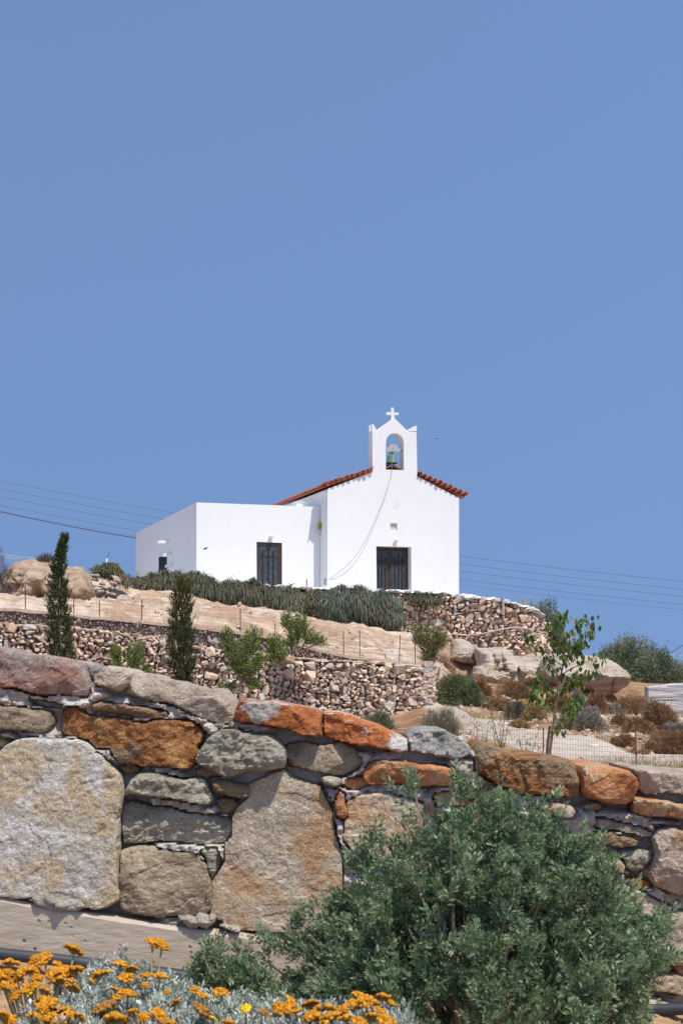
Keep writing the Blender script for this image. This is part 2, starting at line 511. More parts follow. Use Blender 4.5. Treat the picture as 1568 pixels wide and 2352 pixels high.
nt.links.new(nml.outputs[0], sky.inputs['Vector'])
out = nt.nodes.new('ShaderNodeOutputWorld')
nt.links.new(sky.outputs[0], bg.inputs[0]); nt.links.new(bg.outputs[0], out.inputs[0])

scene.view_settings.view_transform = 'Standard'; scene.view_settings.look = 'None'
scene.view_settings.exposure = .34; scene.view_settings.gamma = 1.0
scene.render.engine = 'CYCLES'
scene.cycles.max_bounces = 6; scene.cycles.use_denoising = True
scene.cycles.sample_clamp_indirect = 6

# ================================================================ materials
M = {}
M['plaster'] = m_plaster('white_plaster')
M['white'] = m_plain('white_paint', (.78, .78, .76), .8, 0, .06)
M['coping'] = m_plain('lime_wash', (.78, .77, .74), .9, 0, .12, 6)
M['tile'] = m_plain('terracotta', (.44, .145, .08), .85, 0, .3, 5)
M['wood'] = m_plain('brown_wood', (.055, .032, .024), .7, 0, .2, 12)
M['iron'] = m_plain('dark_iron', (.035, .025, .022), .6, .2)
M['rust'] = m_plain('rusty_iron', (.14, .06, .035), .85, .1, .35, 30)
M['glass'] = m_plain('frosted_glass', (.05, .066, .078), .45, 0, .5, 9, .25)
M['grey_paint'] = m_plain('grey_paint', (.42, .44, .45), .6)
M['verdigris'] = m_plain('verdigris_bronze', (.16, .27, .21), .6, .25, .3, 9)
M['rope'] = m_plain('hemp_rope', (.36, .29, .2), .95)
M['cream'] = m_plain('cream_marble', (.62, .55, .43), .7)
M['yellow'] = m_plain('yellowed_plastic', (.42, .24, .04), .5, 0, .5, 30)
M['cable'] = m_plain('cable', (.05, .06, .07), .8)
M['pale_wire'] = m_plain('pale_wire', (.5, .5, .5), .6, .2)
M['black'] = m_plain('black', (.012, .012, .012), .6)
M['pipe'] = m_plain('black_pipe', (.045, .05, .06), .5, 0, .3, 14, .4)
M['hose'] = m_plain('pale_hose', (.62, .45, .38), .7)
M['bark'] = m_plain('bark', (.20, .14, .10), .95, 0, .3, 30)
M['pale_bark'] = m_plain('pale_bark', (.36, .28, .2), .95, 0, .25, 30)
M['rubble'] = m_col('dry_stone', .92, 9, .3, .03, 22)
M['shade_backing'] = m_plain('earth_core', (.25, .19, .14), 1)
M['boulder'] = m_stone('pale_sandstone', ((.46, .34, .245), (.66, .545, .43), (.74, .65, .53)), 1.6, ((.50, .32, .20), (.60, .42, .28)), .9, (.58, .72), .09, (.6, 1, 2.6), .25, (.95, 1.06))
M['ground'] = m_col('dry_ground', .97, 3.0, .28, .05, 9)
M['leaf'] = m_leaf('leaf')
M['dry'] = m_leaf('dry_twig', .15, .9, .1)
M['silver'] = m_leaf('silver_leaf', .15, .9, .15)
M['petal'] = m_leaf('flower', .12, .8, .2)

# ================================================================ the ground
XL, YL = (0 - CX) / F * 33, 33.0
XR, YR = (985 - CX) / F * 36, 36.0
def wall_y(X): return YL + (YR - YL) * (X - XL) / (XR - XL)          # line of the middle wall
TW = np.array([(-14, 66.5), (-10, 63.6), (-8, 62.4), (0, 61.8), (6.4, 61.8), (8.1, 62.5), (9.1, 64.0), (9.5, 66.5), (9.6, 70)])   # foot of the chapel terrace
def along(poly):
    d = np.r_[0, np.cumsum(np.linalg.norm(np.diff(poly, axis=0), axis=1))]
    return d
TWd = along(TW)

def gp(*a):
    return [tuple(w(*p)) for p in a]
BOTH = gp((1050,1572,44),(1150,1578,45),(1250,1592,44),(1380,1615,46),(1480,1648,46),(1568,1664,46),(1700,1675,46),(1900,1690,46),(1040,1558,53),(1150,1572,53),(1250,1582,53),(1300,1580,60),(1420,1590,62),
          (1568,1600,65),(1240,1505,61.5),(1330,1560,66),(950,1475,59.5),(1080,1500,60)) + \
       [(14, 72, -.2), (14, 80, -1), (20, 80, -2), (30, 80, -3.5), (20, 110, -8), (40, 60, -2.5), (40, 40, -2.4), (0, 110, -4), (-30, 110, -4), (-30, 85, 3), (0, 95, 2.5), (40, 110, -10), (-60, 80, 0), (60, 80, -6), (0, 160, -22), (-80, 160, -20), (80, 160, -25)]
LOW = gp((1568,1772,24),(1100,1772,24),(784,1790,24),(300,1775,24),(0,1775,24),(1900,1790,24),(-400,1760,24),(1542,1743,27),(1335,1698,29),(1240,1683,30.5),(1146,1656,32.5),(1051,1634,35),
         (991,1615,37),(920,1672,34),(700,1680,33),(300,1660,31),(0,1650,30),(1206,1655,33),(1250,1650,35),(1380,1682,31),(1480,1692,31.5),(1568,1712,31),(1100,1622,38),(1240,1640,38),
         (1330,1640,38),(1400,1650,40),(1480,1668,40),(1568,1680,41),(1700,1690,41),(1040,1590,40)) + [(x, y, -1.3) for x in (-30, -15, -5, 0, 5, 15, 30) for y in (5, 12, 18)] + [(x, -20, -1.6) for x in (-30, 0, 30)]
UP = gp((-300,1395,33),(-100,1397,33.4),(0,1400,33.6),(100,1409,34),(185,1420,34.4),(300,1429,34.8),(420,1441,35.2),(520,1453,35.4),(640,1471,35.8),(700,1490,36),(800,1512,36.2),(985,1529,36.8),
        (100,1398,44),(200,1398,50),(300,1406,50),(500,1407,57),(650,1428,59.5),(800,1450,59.5),(900,1462,59.3),(560,1425,46),(700,1450,48),(850,1485,46),(950,1505,44),(1020,1540,44),
        (0,1398,45),(-200,1395,45),(30,1392,55),(-200,1370,57),(120,1392,55.5),(100,1402,51.5),(20,1402,51.5),(190,1402,52),(230,1397,56.6),(280,1397,56.6),(320,1397,57.5),(200,1395,55),(230,1335,60.5),(270,1345,60.5),(320,1380,60.5),(-500,1330,60)) + [(-20, 70, 4.6), (-14, 72, 5.2), (-12, 67, 4.9)]
A_low, A_up = np.array(LOW + BOTH), np.array(UP + BOTH)

def idw(X, Y, A, pw_=3.5):
    out = np.zeros(len(X)); 
    for s in range(0, len(X), 20000):
        x, y = X[s:s+20000, None], Y[s:s+20000, None]
        d2 = (x - A[:, 0]) ** 2 + ((y - A[:, 1])) ** 2 + .15
        wt = d2 ** (-pw_ / 2)
        out[s:s+20000] = (wt * A[:, 2]).sum(1) / wt.sum(1)
    return out

TOPU = np.array([(-9, 5.05), (0, 4.65), (5.0, 4.15), (6.9, 3.88), (8.1, 3.65), (9.1, 3.2), (9.6, 2.9)])   # X -> height of the terrace edge
def terrace_top(X): return np.interp(X, TOPU[:, 0], TOPU[:, 1])
def ground_z(X, Y, rough=True):
    X = np.atleast_1d(np.asarray(X, float)); Y = np.atleast_1d(np.asarray(Y, float))
    zl, zu = idw(X, Y, A_low), idw(X, Y, A_up)
    up = sstep(.72, .85, Y - wall_y(X)) * (1 - sstep(2.15, 3.6, X - .06 * (Y - 36).clip(0)))
    z = zl * (1 - up) + zu * up
    poly = np.vstack([TW, [(9.6, 85), (-14, 85)]])
    c = TW.mean(0)
    inner = poly.copy()
    pts = np.c_[X, Y]; ins = pip(pts, inner); d, _ = seg_dist(pts, inner)
    tt = np.where(ins, sstep(.35, .6, d), 0)
    z = z * (1 - tt) + (terrace_top(X) - .12) * tt
    if rough:
        p = np.c_[X, Y, np.zeros(len(X))]
        bank = up * sstep(38, 42, Y) * (1 - tt)
        z = z + (1 - tt) * (.10 * fbm(p * .45, 4, 3) * sstep(7, 14, Y) + .035 * fbm(p * 2.2, 3, 4)) + bank * (.34 * fbm(p * [.5, 1.6, 1], 5, 8, ridged=True) + .16 * fbm(p * [1.5, 4, 1], 4, 18, ridged=True))
    return z
def gz(X, Y): return float(ground_z([X], [Y])[0])
def P3(px, py_unused, Y):
    X = (px - CX) / F * Y
    return np.array([X, Y, gz(X, Y)])

gx = np.r_[-2500, -900, -400, -200, -120, -80, -60, np.arange(-45, -18, 1.0), np.arange(-18, 22, .22), np.arange(22, 46, 1.0), 60, 80, 120, 200, 400, 900, 2500]
gy = np.r_[-900, -200, -60, -25, -12, -5, 0, 3, np.arange(5, 22, .6), np.arange(22, 70, .2), np.arange(70, 120, 1.5), 130, 150, 180, 240, 400, 900, 3000]
GX, GY = np.meshgrid(gx, gy, indexing='ij'); fx, fy = GX.ravel(), GY.ravel()
cx_, cy_ = np.clip(fx, -80, 80), np.clip(fy, -25, 160)
fz = ground_z(cx_, cy_) - .06 * np.hypot(fx - cx_, fy - cy_) ** .9
ni, nj = len(gx), len(gy)
I, J = np.meshgrid(np.arange(ni - 1), np.arange(nj - 1), indexing='ij'); a = (I * nj + J).ravel()
GQ = np.stack([a, a + nj, a + nj + 1, a + 1], -1)
# zones: pale rock bank above the middle wall, brown dry ground to the right, ochre soil
p = np.c_[fx, fy, np.zeros(len(fx))]
nz1 = fbm(p * .7, 4, 21); nz2 = fbm(p * 2.5, 4, 22); nz3 = fbm(p * [.4, 2.2, 1], 4, 25, ridged=True)
bank = sstep(.6, .7, fy - wall_y(fx)) * (1 - sstep(2.0, 4.2, fx - .06 * (fy - 36).clip(0) + nz1 * .8))
brown = np.array((.23, .115, .06)); ochre = np.array((.335, .215, .13)); rock = np.array((.57, .455, .35)); rdark = np.array((.38, .25, .165)); straw = np.array((.38, .27, .15))
C = brown + (ochre - brown) * sstep(-.25, .35, nz1 + .5 * nz2)[:, None]
C = C + (straw - C) * (sstep(.1, .4, nz2 - nz1) * .7)[:, None]
rk = rock + (rdark - rock) * (sstep(.05, .5, nz3 + .4 * nz1) * .85)[:, None]
C = C + (rk - C) * bank[:, None]
poly = np.vstack([TW, [(9.6, 85), (-14, 85)]]); ins = pip(np.c_[fx, fy], poly)
C[ins] = (.64, .61, .56)
g = obj('ground', np.c_[fx, fy, fz], GQ, M['ground'], None, True, C, origin=np.zeros(3)); tag(g, kind='structure')

# pale concrete track crossing the lower right
edge_up = gp((880,1590,41),(991,1615,37),(1051,1634,35),(1146,1656,32.5),(1240,1683,30.5),(1335,1698,29),(1429,1721,27.8),(1486,1734,27.2),(1542,1743,27),(1660,1768,26.5),(1800,1790,26))
edge_lo = gp((880,1620,39),(985,1650,35.6),(1020,1680,33),(1060,1705,30.5),(1120,1725,28),(1200,1740,26.6),(1290,1752,25.6),(1380,1760,25.1),(1450,1766,24.9),(1560,1776,24.7),(1700,1790,24.6))
def resample(P, n):
    P = np.array(P); d = along(P[:, :2]); t = np.linspace(0, d[-1], n)
    return np.c_[np.interp(t, d, P[:, 0]), np.interp(t, d, P[:, 1])]
eu, el_ = resample(edge_up, 90), resample(edge_lo, 90)
eu += .12 * np.c_[fbm(np.c_[eu, eu[:, 0]] * .9, 3, 31), fbm(np.c_[eu, eu[:, 0]] * .9, 3, 32)]
el_ += .25 * np.c_[fbm(np.c_[el_, el_[:, 0]] * 1.1, 3, 33), fbm(np.c_[el_, el_[:, 0]] * 1.1, 3, 34)]
PV = []
for t in np.linspace(0, 1, 26):
    xy = eu * (1 - t) + el_ * t
    PV.append(np.c_[xy, ground_z(xy[:, 0], xy[:, 1]) + .05 * (1 - (2 * t - 1) ** 8) - .02 * ((2 * t - 1) ** 8)])
PV = np.vstack(PV); I, J = np.meshgrid(np.arange(25), np.arange(89), indexing='ij'); a = (I * 90 + J).ravel()
tm = NT('pale_track'); v = tm.coord((1, 1, 1)); f = tm.noise(v, 1.4, 6, .6)
tm.pbr(tm.ramp(f, [(.3, (.36, .30, .235)), (.6, (.50, .435, .36))]), .95, tm.bump(tm.noise(v, 12, 6, .6), .5, .02), 0, .1)
o = obj('path', PV, np.stack([a, a + 90, a + 91, a + 1], -1)[:, ::-1], tm.m, None, True); tag(o, kind='structure')

# small loose stones and dry litter on the slope
mb = MB(); rng = np.random.default_rng(41)
for k in range(6500):
    Y = rng.uniform(25, 47); px = rng.uniform(960, 1640) if k % 5 else rng.uniform(0, 960)
    X = (px - CX) / F * Y
    if k % 5 == 0: Y = rng.uniform(37.5, 58); X = (px - CX) / F * Y
    V, T = ST0[rng.integers(10)]; s = .03 + .17 * rng.random() ** 5
    mb.add(V * s * [1.2, 1, .7] @ rotm(*rng.normal(0, .4, 3)).T + [X, Y, 0], T, None, STONE_TONES[rng.integers(10)] * rng.uniform(.8, 1.3))
Vv = mb.V; bx = np.array([v[:, :2].mean(0) for v in Vv]); zz = ground_z(bx[:, 0], bx[:, 1])
for v, z in zip(Vv, zz): v[:, 2] += z
tag(mb.build('gravel', M['rubble']), kind='stuff')

# ================================================================ chapel
AL = R_(20.0)
U = np.array([math.cos(AL), math.sin(AL)]); Vd = np.array([-math.sin(AL), math.cos(AL)]); Nn = -Vd
C0 = np.array([(752 - CX) / F * 68, 68.0]); ZB = 4.55
chapel = empty('chapel', (C0[0], C0[1], ZB), AL)
tag(chapel, 'white chapel with bell gable, red tile verges and brown double door', 'chapel')
def fp(px, py, d=0.0):
    """photo point -> (s, z) on the plane d metres behind the chapel front"""
    k = np.array([(px - CX) / F, 1.0]); q = C0 + d * Vd
    t = (q @ Nn) / (k @ Nn); p = k * t
    return ((p - C0) @ U, (YH - py) / F * t - ZB)
def lp(pts, f, d=0.0): return [fp(*f(*p), d) for p in pts]
def side_d(px, s):
    """photo x on the plane of constant s -> depth d"""
    k = np.array([(px - CX) / F, 1.0]); q = C0 + s * U
    t = (q @ U) / (k @ U); return (k * t - C0) @ Vd

TH = .5
outer = lp([(215,1640),(215,697),(390,632),(568,562),(566,238),(605,240),(738,140),(850,250),(912,252),(918,600),(1080,682),(1245,768),(1245,1700)], c2)
arch = lp([(620,1678),(622,1010),(640,930),(680,862),(745,815),(830,800),(920,815),(990,868),(1035,938),(1052,1010),(1058,1690)], c5)
doorh = lp([(285,1225),(1015,1245),(1020,2290),(295,2270)], c6)
plaq = lp([(578,745),(725,752),(725,890),(578,882)], c6)
mb = MB(); mb.prism([outer, arch, doorh, plaq], 0, TH)
# horns on the four corners of the bell gable
hl = lp([(285,745),(285,572),(318,580),(345,615),(370,670),(392,712),(408,742)], c5)
hr = lp([(1168,748),(1195,712),(1225,690),(1262,672),(1290,650),(1325,626),(1366,620),(1368,748)], c5)
for d0 in (0.003, TH - .163):
    for h in (hl, hr): mb.prism([h], d0, d0 + .16)
front = mb.build('facade', M['plaster'], chapel, local=True)
s0, s1 = 0.0, fp(*c2(1245, 1000))[0]
zl_, zr_ = fp(*c2(215, 700))[1], fp(*c2(1245, 772))[1]
sr, zr0 = fp(*c2(742, 500)); LEN = 7.9
mb = MB(); mb.prism([[(s0, -1.5), (s1, -1.5), (s1, zr_ - .02), (sr, zr0 - .25), (s0, zl_ - .02)]], TH, LEN)
# plaster eave band under the left eave
mb.box((-.10, .15, zl_ - .16), (-.002, LEN, zl_ - .03))
mb.build('wall', M['plaster'], chapel, local=True)

# roof: barrel tiles
def shell(mb, a, b, up, r0, r1, th=.02, n=7, inv=False):
    a, b = np.array(a, float), np.array(b, float); t = nrm(b - a); sd_ = nrm(np.cross(t, up)); u = np.cross(sd_, t)
    ang = np.linspace(0, np.pi, n); sg = -1 if inv else 1
    V = []
    for c, r in ((a, r0), (b, r1)):
        for rr in (r, r - th):
            V.append(c + np.outer(np.cos(ang) * rr, sd_) + np.outer(np.sin(ang) * rr * sg, u))
    V = np.vstack(V); Q = []
    for k in range(n - 1):
        Q += [(k, k+1, 2*n+k+1, 2*n+k), (n+k, 3*n+k, 3*n+k+1, n+k+1), (k, n+k, n+k+1, k+1), (2*n+k, 2*n+k+1, 3*n+k+1, 3*n+k)]
    Q += [(0, 2*n, 3*n, n), (n-1, 2*n-1, 4*n-1, 3*n-1)]
    mb.add(V, None, Q)
mb = MB(); rng = np.random.default_rng(12)
el = fp(*c2(178, 672)); er = fp(*c2(1300, 748)); rl = (sr, zr0 + .02)
for (e, side) in ((el, -1), (er, 1)):
    e = np.array(e); r = np.array(rl); L = np.linalg.norm(r - e); t = (r - e) / L; nu = np.array([-t[1], t[0]]) * (1 if t[0] > 0 else -1)
    if nu[1] < 0: nu = -nu
    # slope sheet
    a, b = e + nu * -.05, r + nu * -.05
    mb.add([(a[0], .1, a[1]), (b[0], .1, b[1]), (b[0], LEN, b[1]), (a[0], LEN, a[1]), (a[0], .1, a[1]-.05), (b[0], .1, b[1]-.05), (b[0], LEN, b[1]-.05), (a[0], LEN, a[1]-.05)],
           None, [(0,1,2,3),(7,6,5,4),(0,4,5,1),(2,6,7,3),(3,7,4,0)])
    up3 = (nu[0], 0, nu[1])
    dd = .55
    while dd < LEN:                                                     # covers running down the slope
        for k in range(int(L / .42)):
            p0 = e + t * (k * .42); p1 = e + t * min(L, k * .42 + .47)
            shell(mb, (p0[0], dd, p0[1] + rng.normal(0, .006)), (p1[0], dd, p1[1] - .02), up3, .095, .078)
        dd += .235
    n = int(L / .285)
    for k in range(n + 1):                                              # verge tiles crossing the front gable
        pc = e + t * (.1 + k * .285)
        for g_ in range(2):
            y0 = -.15 + g_ * .34 + rng.normal(0, .015)
            shell(mb, (pc[0], y0, pc[1] + .02 + rng.normal(0, .01)), (pc[0], y0 + .4, pc[1] - .01), up3, .125, .105)
            q = pc + t * .1425
            shell(mb, (q[0], y0 + .02, q[1] + .05), (q[0], y0 + .4, q[1] + .03), up3, .10, .085, inv=True)
# clip the tiles that would stand inside the bell gable: skip those between its sides
Vt, Ft, _ = mb.get(); Qt = Ft[0]
b0, b1 = fp(*c2(568, 560))[0], fp(*c2(918, 600))[0]
mid = Vt[Qt].mean(1); keep = ~((mid[:, 0] > b0) & (mid[:, 0] < b1) & (mid[:, 1] < TH + .02))
obj('roof', Vt, Qt[keep], M['tile'], chapel, False, None, True)

# cross on the apex
mb = MB(); d0, d1 = .2, .3
cv = lp([(760,440),(755,360),(640,352),(638,292),(750,290),(750,182),(812,182),(812,294),(925,302),(925,360),(825,358),(820,440)], c5, .2)
mb.prism([cv], d0, d1); mb.box((cv[0][0] - .03, .17, cv[0][1] - .22), (cv[-1][0] + .03, .33, cv[0][1] + .03))
mb.build('cross', M['white'], chapel, local=True)
# double door
D = .43
dz0, dz1 = lp([(300,2260)], c6, D)[0][1], lp([(600,1256)], c6, D)[0][1]
dl, dr = lp([(262,1500)], c6, D)[0][0], lp([(944,1500)], c6, D)[0][0]
def dx(x): return lp([(x, 1700)], c6, D)[0][0]
def dzz(y): return lp([(600, y)], c6, D)[0][1]
def leaf(xa, xb, ga, gb, bars, name, handle=None):
    mb = MB(); y0, y1 = D - .03, D + .02
    a, b, g0, g1 = dx(xa), dx(xb), dx(ga), dx(gb); t0 = dzz(1335); bt = dzz(2190)
    mb.box((a, y0, dz0 - .3), (g0, y1, dz1)); mb.box((g1, y0, dz0 - .3), (b, y1, dz1)); mb.box((g0, y0, t0), (g1, y1, dz1)); mb.box((g0, y0, dz0 - .3), (g1, y1, bt))
    o = mb.build(name, M['wood'], chapel, local=True)
    mp = MB(); mp.box((g0 - .01, D, bt - .01), (g1 + .01, D + .012, t0 + .01)); mp.build('pane', M['glass'], o, local=True)
    mg = MB(); 
    for k, x in enumerate(bars):
        q = dx(x); mg.box((q - .021, y0 - .022, bt), (q + .021, y0 - .003, dzz(1385 if k == 1 else 1450)))
    mg.box((g0, y0 - .035, dzz(1592)), (g1, y0 - .0235, dzz(1552)))
    mg.build('grille', M['iron'], o, local=True)
    if handle:
        mh = MB(); hx, hz = dx(600), dzz(1990); mh.box((hx - .02, y0 - .02, hz - .1), (hx + .02, y0 - .002, hz + .1))
        mh.tube([(hx, y0 - .02, hz + .03), (hx, y0 - .06, hz + .03), (hx - .1, y0 - .065, hz + .02)], .011); mh.build('handle', M['iron'], o, local=True)
leaf(262, 566, 308, 522, (325, 396, 468), 'door')
leaf(569, 944, 617, 868, (672, 745, 820), 'door', True)
# plaque, relief, lamp
a, b = plaq[3], plaq[1]
mb = MB(); mb.box((plaq[0][0] + .004, .09, plaq[3][1] + .004), (plaq[1][0] - .004, .12, plaq[0][1] - .004))
for k in range(3):
    zz_ = plaq[0][1] - .1 - .08 * k; mb.box((plaq[0][0] + .06, .085, zz_), (plaq[1][0] - .06, .0885, zz_ + .018))
tag(mb.build('plaque', M['cream'], chapel, local=True), 'small cream stone plaque set in the front')
cs, cz = lp([(695, 358)], c6)[0]; rr = .19
mb = MB(); th = np.linspace(0, 2 * np.pi, 25)
mb.tube(np.c_[cs + rr * np.cos(th), np.full(25, .002), cz + rr * np.sin(th)], .016, 5)
mb.tube([(cs - .11, .0, cz - .1), (cs, -.001, cz), (cs + .12, .0, cz + .08)], .012, 5); mb.tube([(cs + .1, .0, cz - .1), (cs, -.001, cz), (cs - .1, .0, cz + .1)], .012, 5)
mb.tube([(cs, .0, cz - .15), (cs, .0, cz + .15)], .012, 5)
mb.build('relief', M['plaster'], chapel, local=True)
def ball_lamp(f, x, y, d, par):
    s, z = lp([(x, y)], f, d)[0]
    t = np.linspace(-1.5, 1.5, 11); mb = MB()
    mb.lathe((s, d - .13, z), np.c_[.12 * np.cos(t), .12 * np.sin(t)], 14)
    o = mb.build('lamp', M['white'], par, True, True)
    m2 = MB(); m2.lathe((s, d - .002, z + .01), [(0, 0.06), (.055, .06), (.07, 0)], 12, axis='y'); m2.build('lamp_base', M['white'], o, local=True)
ball_lamp(c6, 682, 1110, 0, chapel)
# meter and conduit on the left flank, hook for the rope
dm = side_d(c2(150, 995)[0], 0); zm = fp(*c2(150, 995), dm)[1]; dm = max(.45, min(.95, dm))
mb = MB(); mb.box((-.10, dm - .09, zm - .14), (-.002, dm + .09, zm + .16)); mb.lathe((-.05, dm - .09, zm + .02), [(0, .05), (.05, .045), (.06, 0)], 12, axis='y')
o = mb.build('meter_box', M['yellow'], chapel, local=True)
mb = MB(); ztop = fp(*c2(148, 840), dm)[1]
mb.tube([(-.02, dm, zm + .17), (-.02, dm, ztop)], .012, 5); mb.tube([(-.03, dm + .02, zm - .12), (-.05, dm + .03, zm - .42), (-.05, dm - .03, zm - .48), (-.03, dm - .05, zm - .14)], .016, 5)
mb.build('conduit', M['cream'], o, local=True)
hk = fp(*c2(190, 1425), .3); 
mb = MB(); th = np.linspace(0, 2 * np.pi, 13)
mb.tube(np.c_[np.full(13, -.04), .28 + .07 * np.cos(th), hk[1] + .13 * np.sin(th)], .012, 5); mb.build('hook', M['rust'], chapel, local=True)

def to_world(s, d, z): 
    q = C0 + s * U + d * Vd
    return np.array([q[0], q[1], z + ZB])
# bell, with its wooden yoke
bs, bz = lp([(762, 1330)], c5, .25)[0]
bell = empty('bell', tuple(to_world(bs, .25, bz)), AL); tag(bell, 'green weathered bronze bell hanging in the arch under a grey yoke', 'bell')
sc = lp([(900, 1510)], c5, .25)[0][0] - bs
mb = MB(); zb = lp([(762, 1530)], c5, .25)[0][1] - bz
mb.lathe((0, 0, 0), np.array([(0, .02), (.5, .02), (.62, -.1), (.7, .2 * zb / .2 * .0 - .3), (.76, -.55), (.85, -.8), (1.02, -1.0), (.95, -1.02), (.7, -.8), (0, -.2)]) * [sc, -zb], 20)
mb.build('bell_body', M['verdigris'], bell, True, True)
yk = [(a - bs, b - bz) for a, b in lp([(622,1250),(622,1170),(690,1130),(700,1070),(860,1075),(890,1140),(960,1190),(950,1255)], c5, .25)]
mb = MB(); mb.prism([yk], -.07, .07); mb.build('yoke', M['grey_paint'], bell, local=True)
z1_ = yk[0][1]
mb = MB(); 
for x in (-.06, .0, .06): mb.tube([(x, 0, .0), (x * 1.3, 0, z1_ + .02)], .022, 6)
mb.build('crown', M['iron'], bell, local=True)
mb = MB(); xr_ = yk[-2][0]; mb.tube([(yk[0][0] - .06, .01, z1_ + .07), (xr_ + .18, .01, z1_ + .08)], .022, 6)
mb.build('axle', M['iron'], bell, local=True)
mb = MB(); mb.tube([(0, 0, -.1), (.0, 0, zb - .04)], .014, 5); mb.lathe((0, 0, zb - .07), [(0, .04), (.035, .0), (0, -.04)], 8); mb.build('clapper', M['iron'], bell, local=True)
# bell rope
pts = []
ctl = [(735,350,.1),(726,400,-.0),(719,470,-.02),(722,520,-.03),(715,590,-.05),(695,660,-.1),(665,755,-.15),(625,860,-.19),(580,960,-.22),(520,1090,-.23),(450,1205,-.21),(370,1300,-.16),(290,1365,-.09),(222,1410,-.03)]
for x, y, d in ctl: s, z = fp(*c2(x, y), d); pts.append(to_world(s, d, z))
pts.append(to_world(-.04, .28, hk[1] + .1))
pts = np.array(pts); d = along(pts); t = np.linspace(0, d[-1], 90)
pts = np.c_[[np.interp(t, d, pts[:, k]) for k in range(3)]].T
for _ in range(6): pts[1:-1] = (pts[:-2] + 2 * pts[1:-1] + pts[2:]) / 4
mb = MB(); mb.tube(pts, .011, 5)
tag(mb.build('bell_rope', M['rope']), 'thin rope sagging from the bell down across the white front', 'rope')

# ================================================================ annex
Q = 1.1
sK, zT = fp(451, 1154, Q); LA = side_d(312, sK)
annex = empty('annex', tuple(to_world(sK, Q, 0)), AL); tag(annex, 'low flat-roofed white annex with barred window left of the chapel', 'annex')
ax = lambda s: s - sK
def ap(pts, f, d): return [(a - sK, b) for a, b in lp(pts, f, d)]
hole = ap([(205,303),(662,322),(664,1100),(210,1100)], c8, Q)
fr = [(0, -1.6), (0, zT), (ax(-.01), fp(712, 1163, Q)[1]), (ax(-.01), -1.6)]
mb = MB(); mb.prism([fr, hole], 0, .3)
ztr = fr[2][1]
mb.prism([[(0, -1.6), (0, zT - .001), (ax(-.01), ztr - .001), (ax(-.01), -1.6)]], .3, LA - Q)
mb.build('wall', M['plaster'], annex, local=True)
mb = MB(); mb.box((.12, .2, ztr - .02), (ax(-.2), LA - Q - .2, ztr - .0)); 
Dw = .06
hx = lambda x: ap([(x, 600)], c8, Q + Dw)[0][0]
hz = lambda y: ap([(400, y)], c8, Q + Dw)[0][1]
mb = MB()
a, b, g0, g1 = hole[0][0] + .002, hole[1][0] - .002, hx(243), hx(592)
zt, zb2, gt, gb = hole[1][1] - .002, hole[3][1], hz(372), hz(1072)
mb.box((a, Dw - .02, zb2), (g0, Dw + .03, zt)); mb.box((g1, Dw - .02, zb2), (b, Dw + .03, zt)); mb.box((g0, Dw - .02, gt), (g1, Dw + .03, zt)); mb.box((g0, Dw - .02, zb2), (g1, Dw + .03, gb))
mb.box((g0, Dw - .015, hz(578)), (g1, Dw + .02, hz(548)))
win = mb.build('window', M['wood'], annex, local=True)
mb = MB(); mb.box((g0 - .01, Dw + .004, gb - .01), (g1 + .01, Dw + .015, gt + .01)); mb.build('pane', M['glass'], win, local=True)
mb = MB()
for k, x in enumerate((316, 414, 505)):
    q = hx(x); mb.box((q - .018, Dw - .05, gb), (q + .018, Dw - .022, hz(415 if k == 1 else 462)))
mb.build('grille', M['iron'], win, local=True)
s, z = lp([(455, 210)], c8, Q)[0]
t = np.linspace(-1.5, 1.5, 11); mb = MB(); mb.lathe((s - sK, -.13, z), np.c_[.12 * np.cos(t), .12 * np.sin(t)], 14)
o = mb.build('lamp', M['white'], annex, True, True)
mb = MB(); mb.lathe((s - sK, -.002, z + .01), [(0, .06), (.055, .06), (.07, 0)], 12, axis='y'); mb.build('lamp_base', M['white'], o, local=True)
# side window and the three cantilevered steps on the shaded flank
def sp(px, py, s):
    dd = side_d(px, s); return dd, fp(px, py, dd)[1]
wa, wz1 = sp(*c1(268, 1235), sK); wb, wz1b = sp(*c1(328, 1230), sK); _, wz0 = sp(*c1(300, 1390), sK)
lo, hi = min(wa, wb) - Q, max(wa, wb) - Q
mb = MB(); mb.box((-.03, lo, wz0), (-.002, hi, wz1)); 
sw = mb.build('window', M['black'], annex, local=True)
mb = MB()
for k in range(5):
    q = lo + (hi - lo) * (k + .5) / 5; mb.box((-.05, q - .025, wz0), (-.0305, q + .025, wz1 - .03 * (k % 2)))
mb.build('grille', M['iron'], sw, local=True)
for (xa, xb, ya, yb) in ((262,335,1100,1132),(290,348,1203,1230),(308,352,1290,1315)):
    xm = (xa + xb) / 2; dd, zz_ = sp(*c1(xm + 14, (ya + yb) / 2), sK - .15); 
    ln = .55 if xb - xa > 60 else (.42 if xb - xa > 50 else .32)
    mb = MB(); V = np.array([(-ln, -.2, -.07), (.0, -.24, -.08), (.0, .24, -.08), (-ln, .18, -.07), (-ln * .9, -.2, .06), (0, -.24, .07), (0, .24, .07), (-ln * .96, .18, .05)])
    mb.add(V + [-.001, dd - Q, zz_], None, [(0,3,2,1),(4,5,6,7),(0,1,5,4),(1,2,6,5),(2,3,7,6),(3,0,4,7)])
    mb.build('step', M['coping'], annex, local=True)
# white box on the annex roof
a = ap([(1335, 838)], c1, Q + 1.0)[0]; b = ap([(1390, 806)], c1, Q + 1.0)[0]
mb = MB(); mb.box((a[0], .9, ztr - .05), (b[0], 1.5, b[1])); mb.box((a[0] - .03, .87, b[1]), (b[0] + .03, 1.53, b[1] + .03)); mb.build('roof_vent', M['white'], annex, local=True)
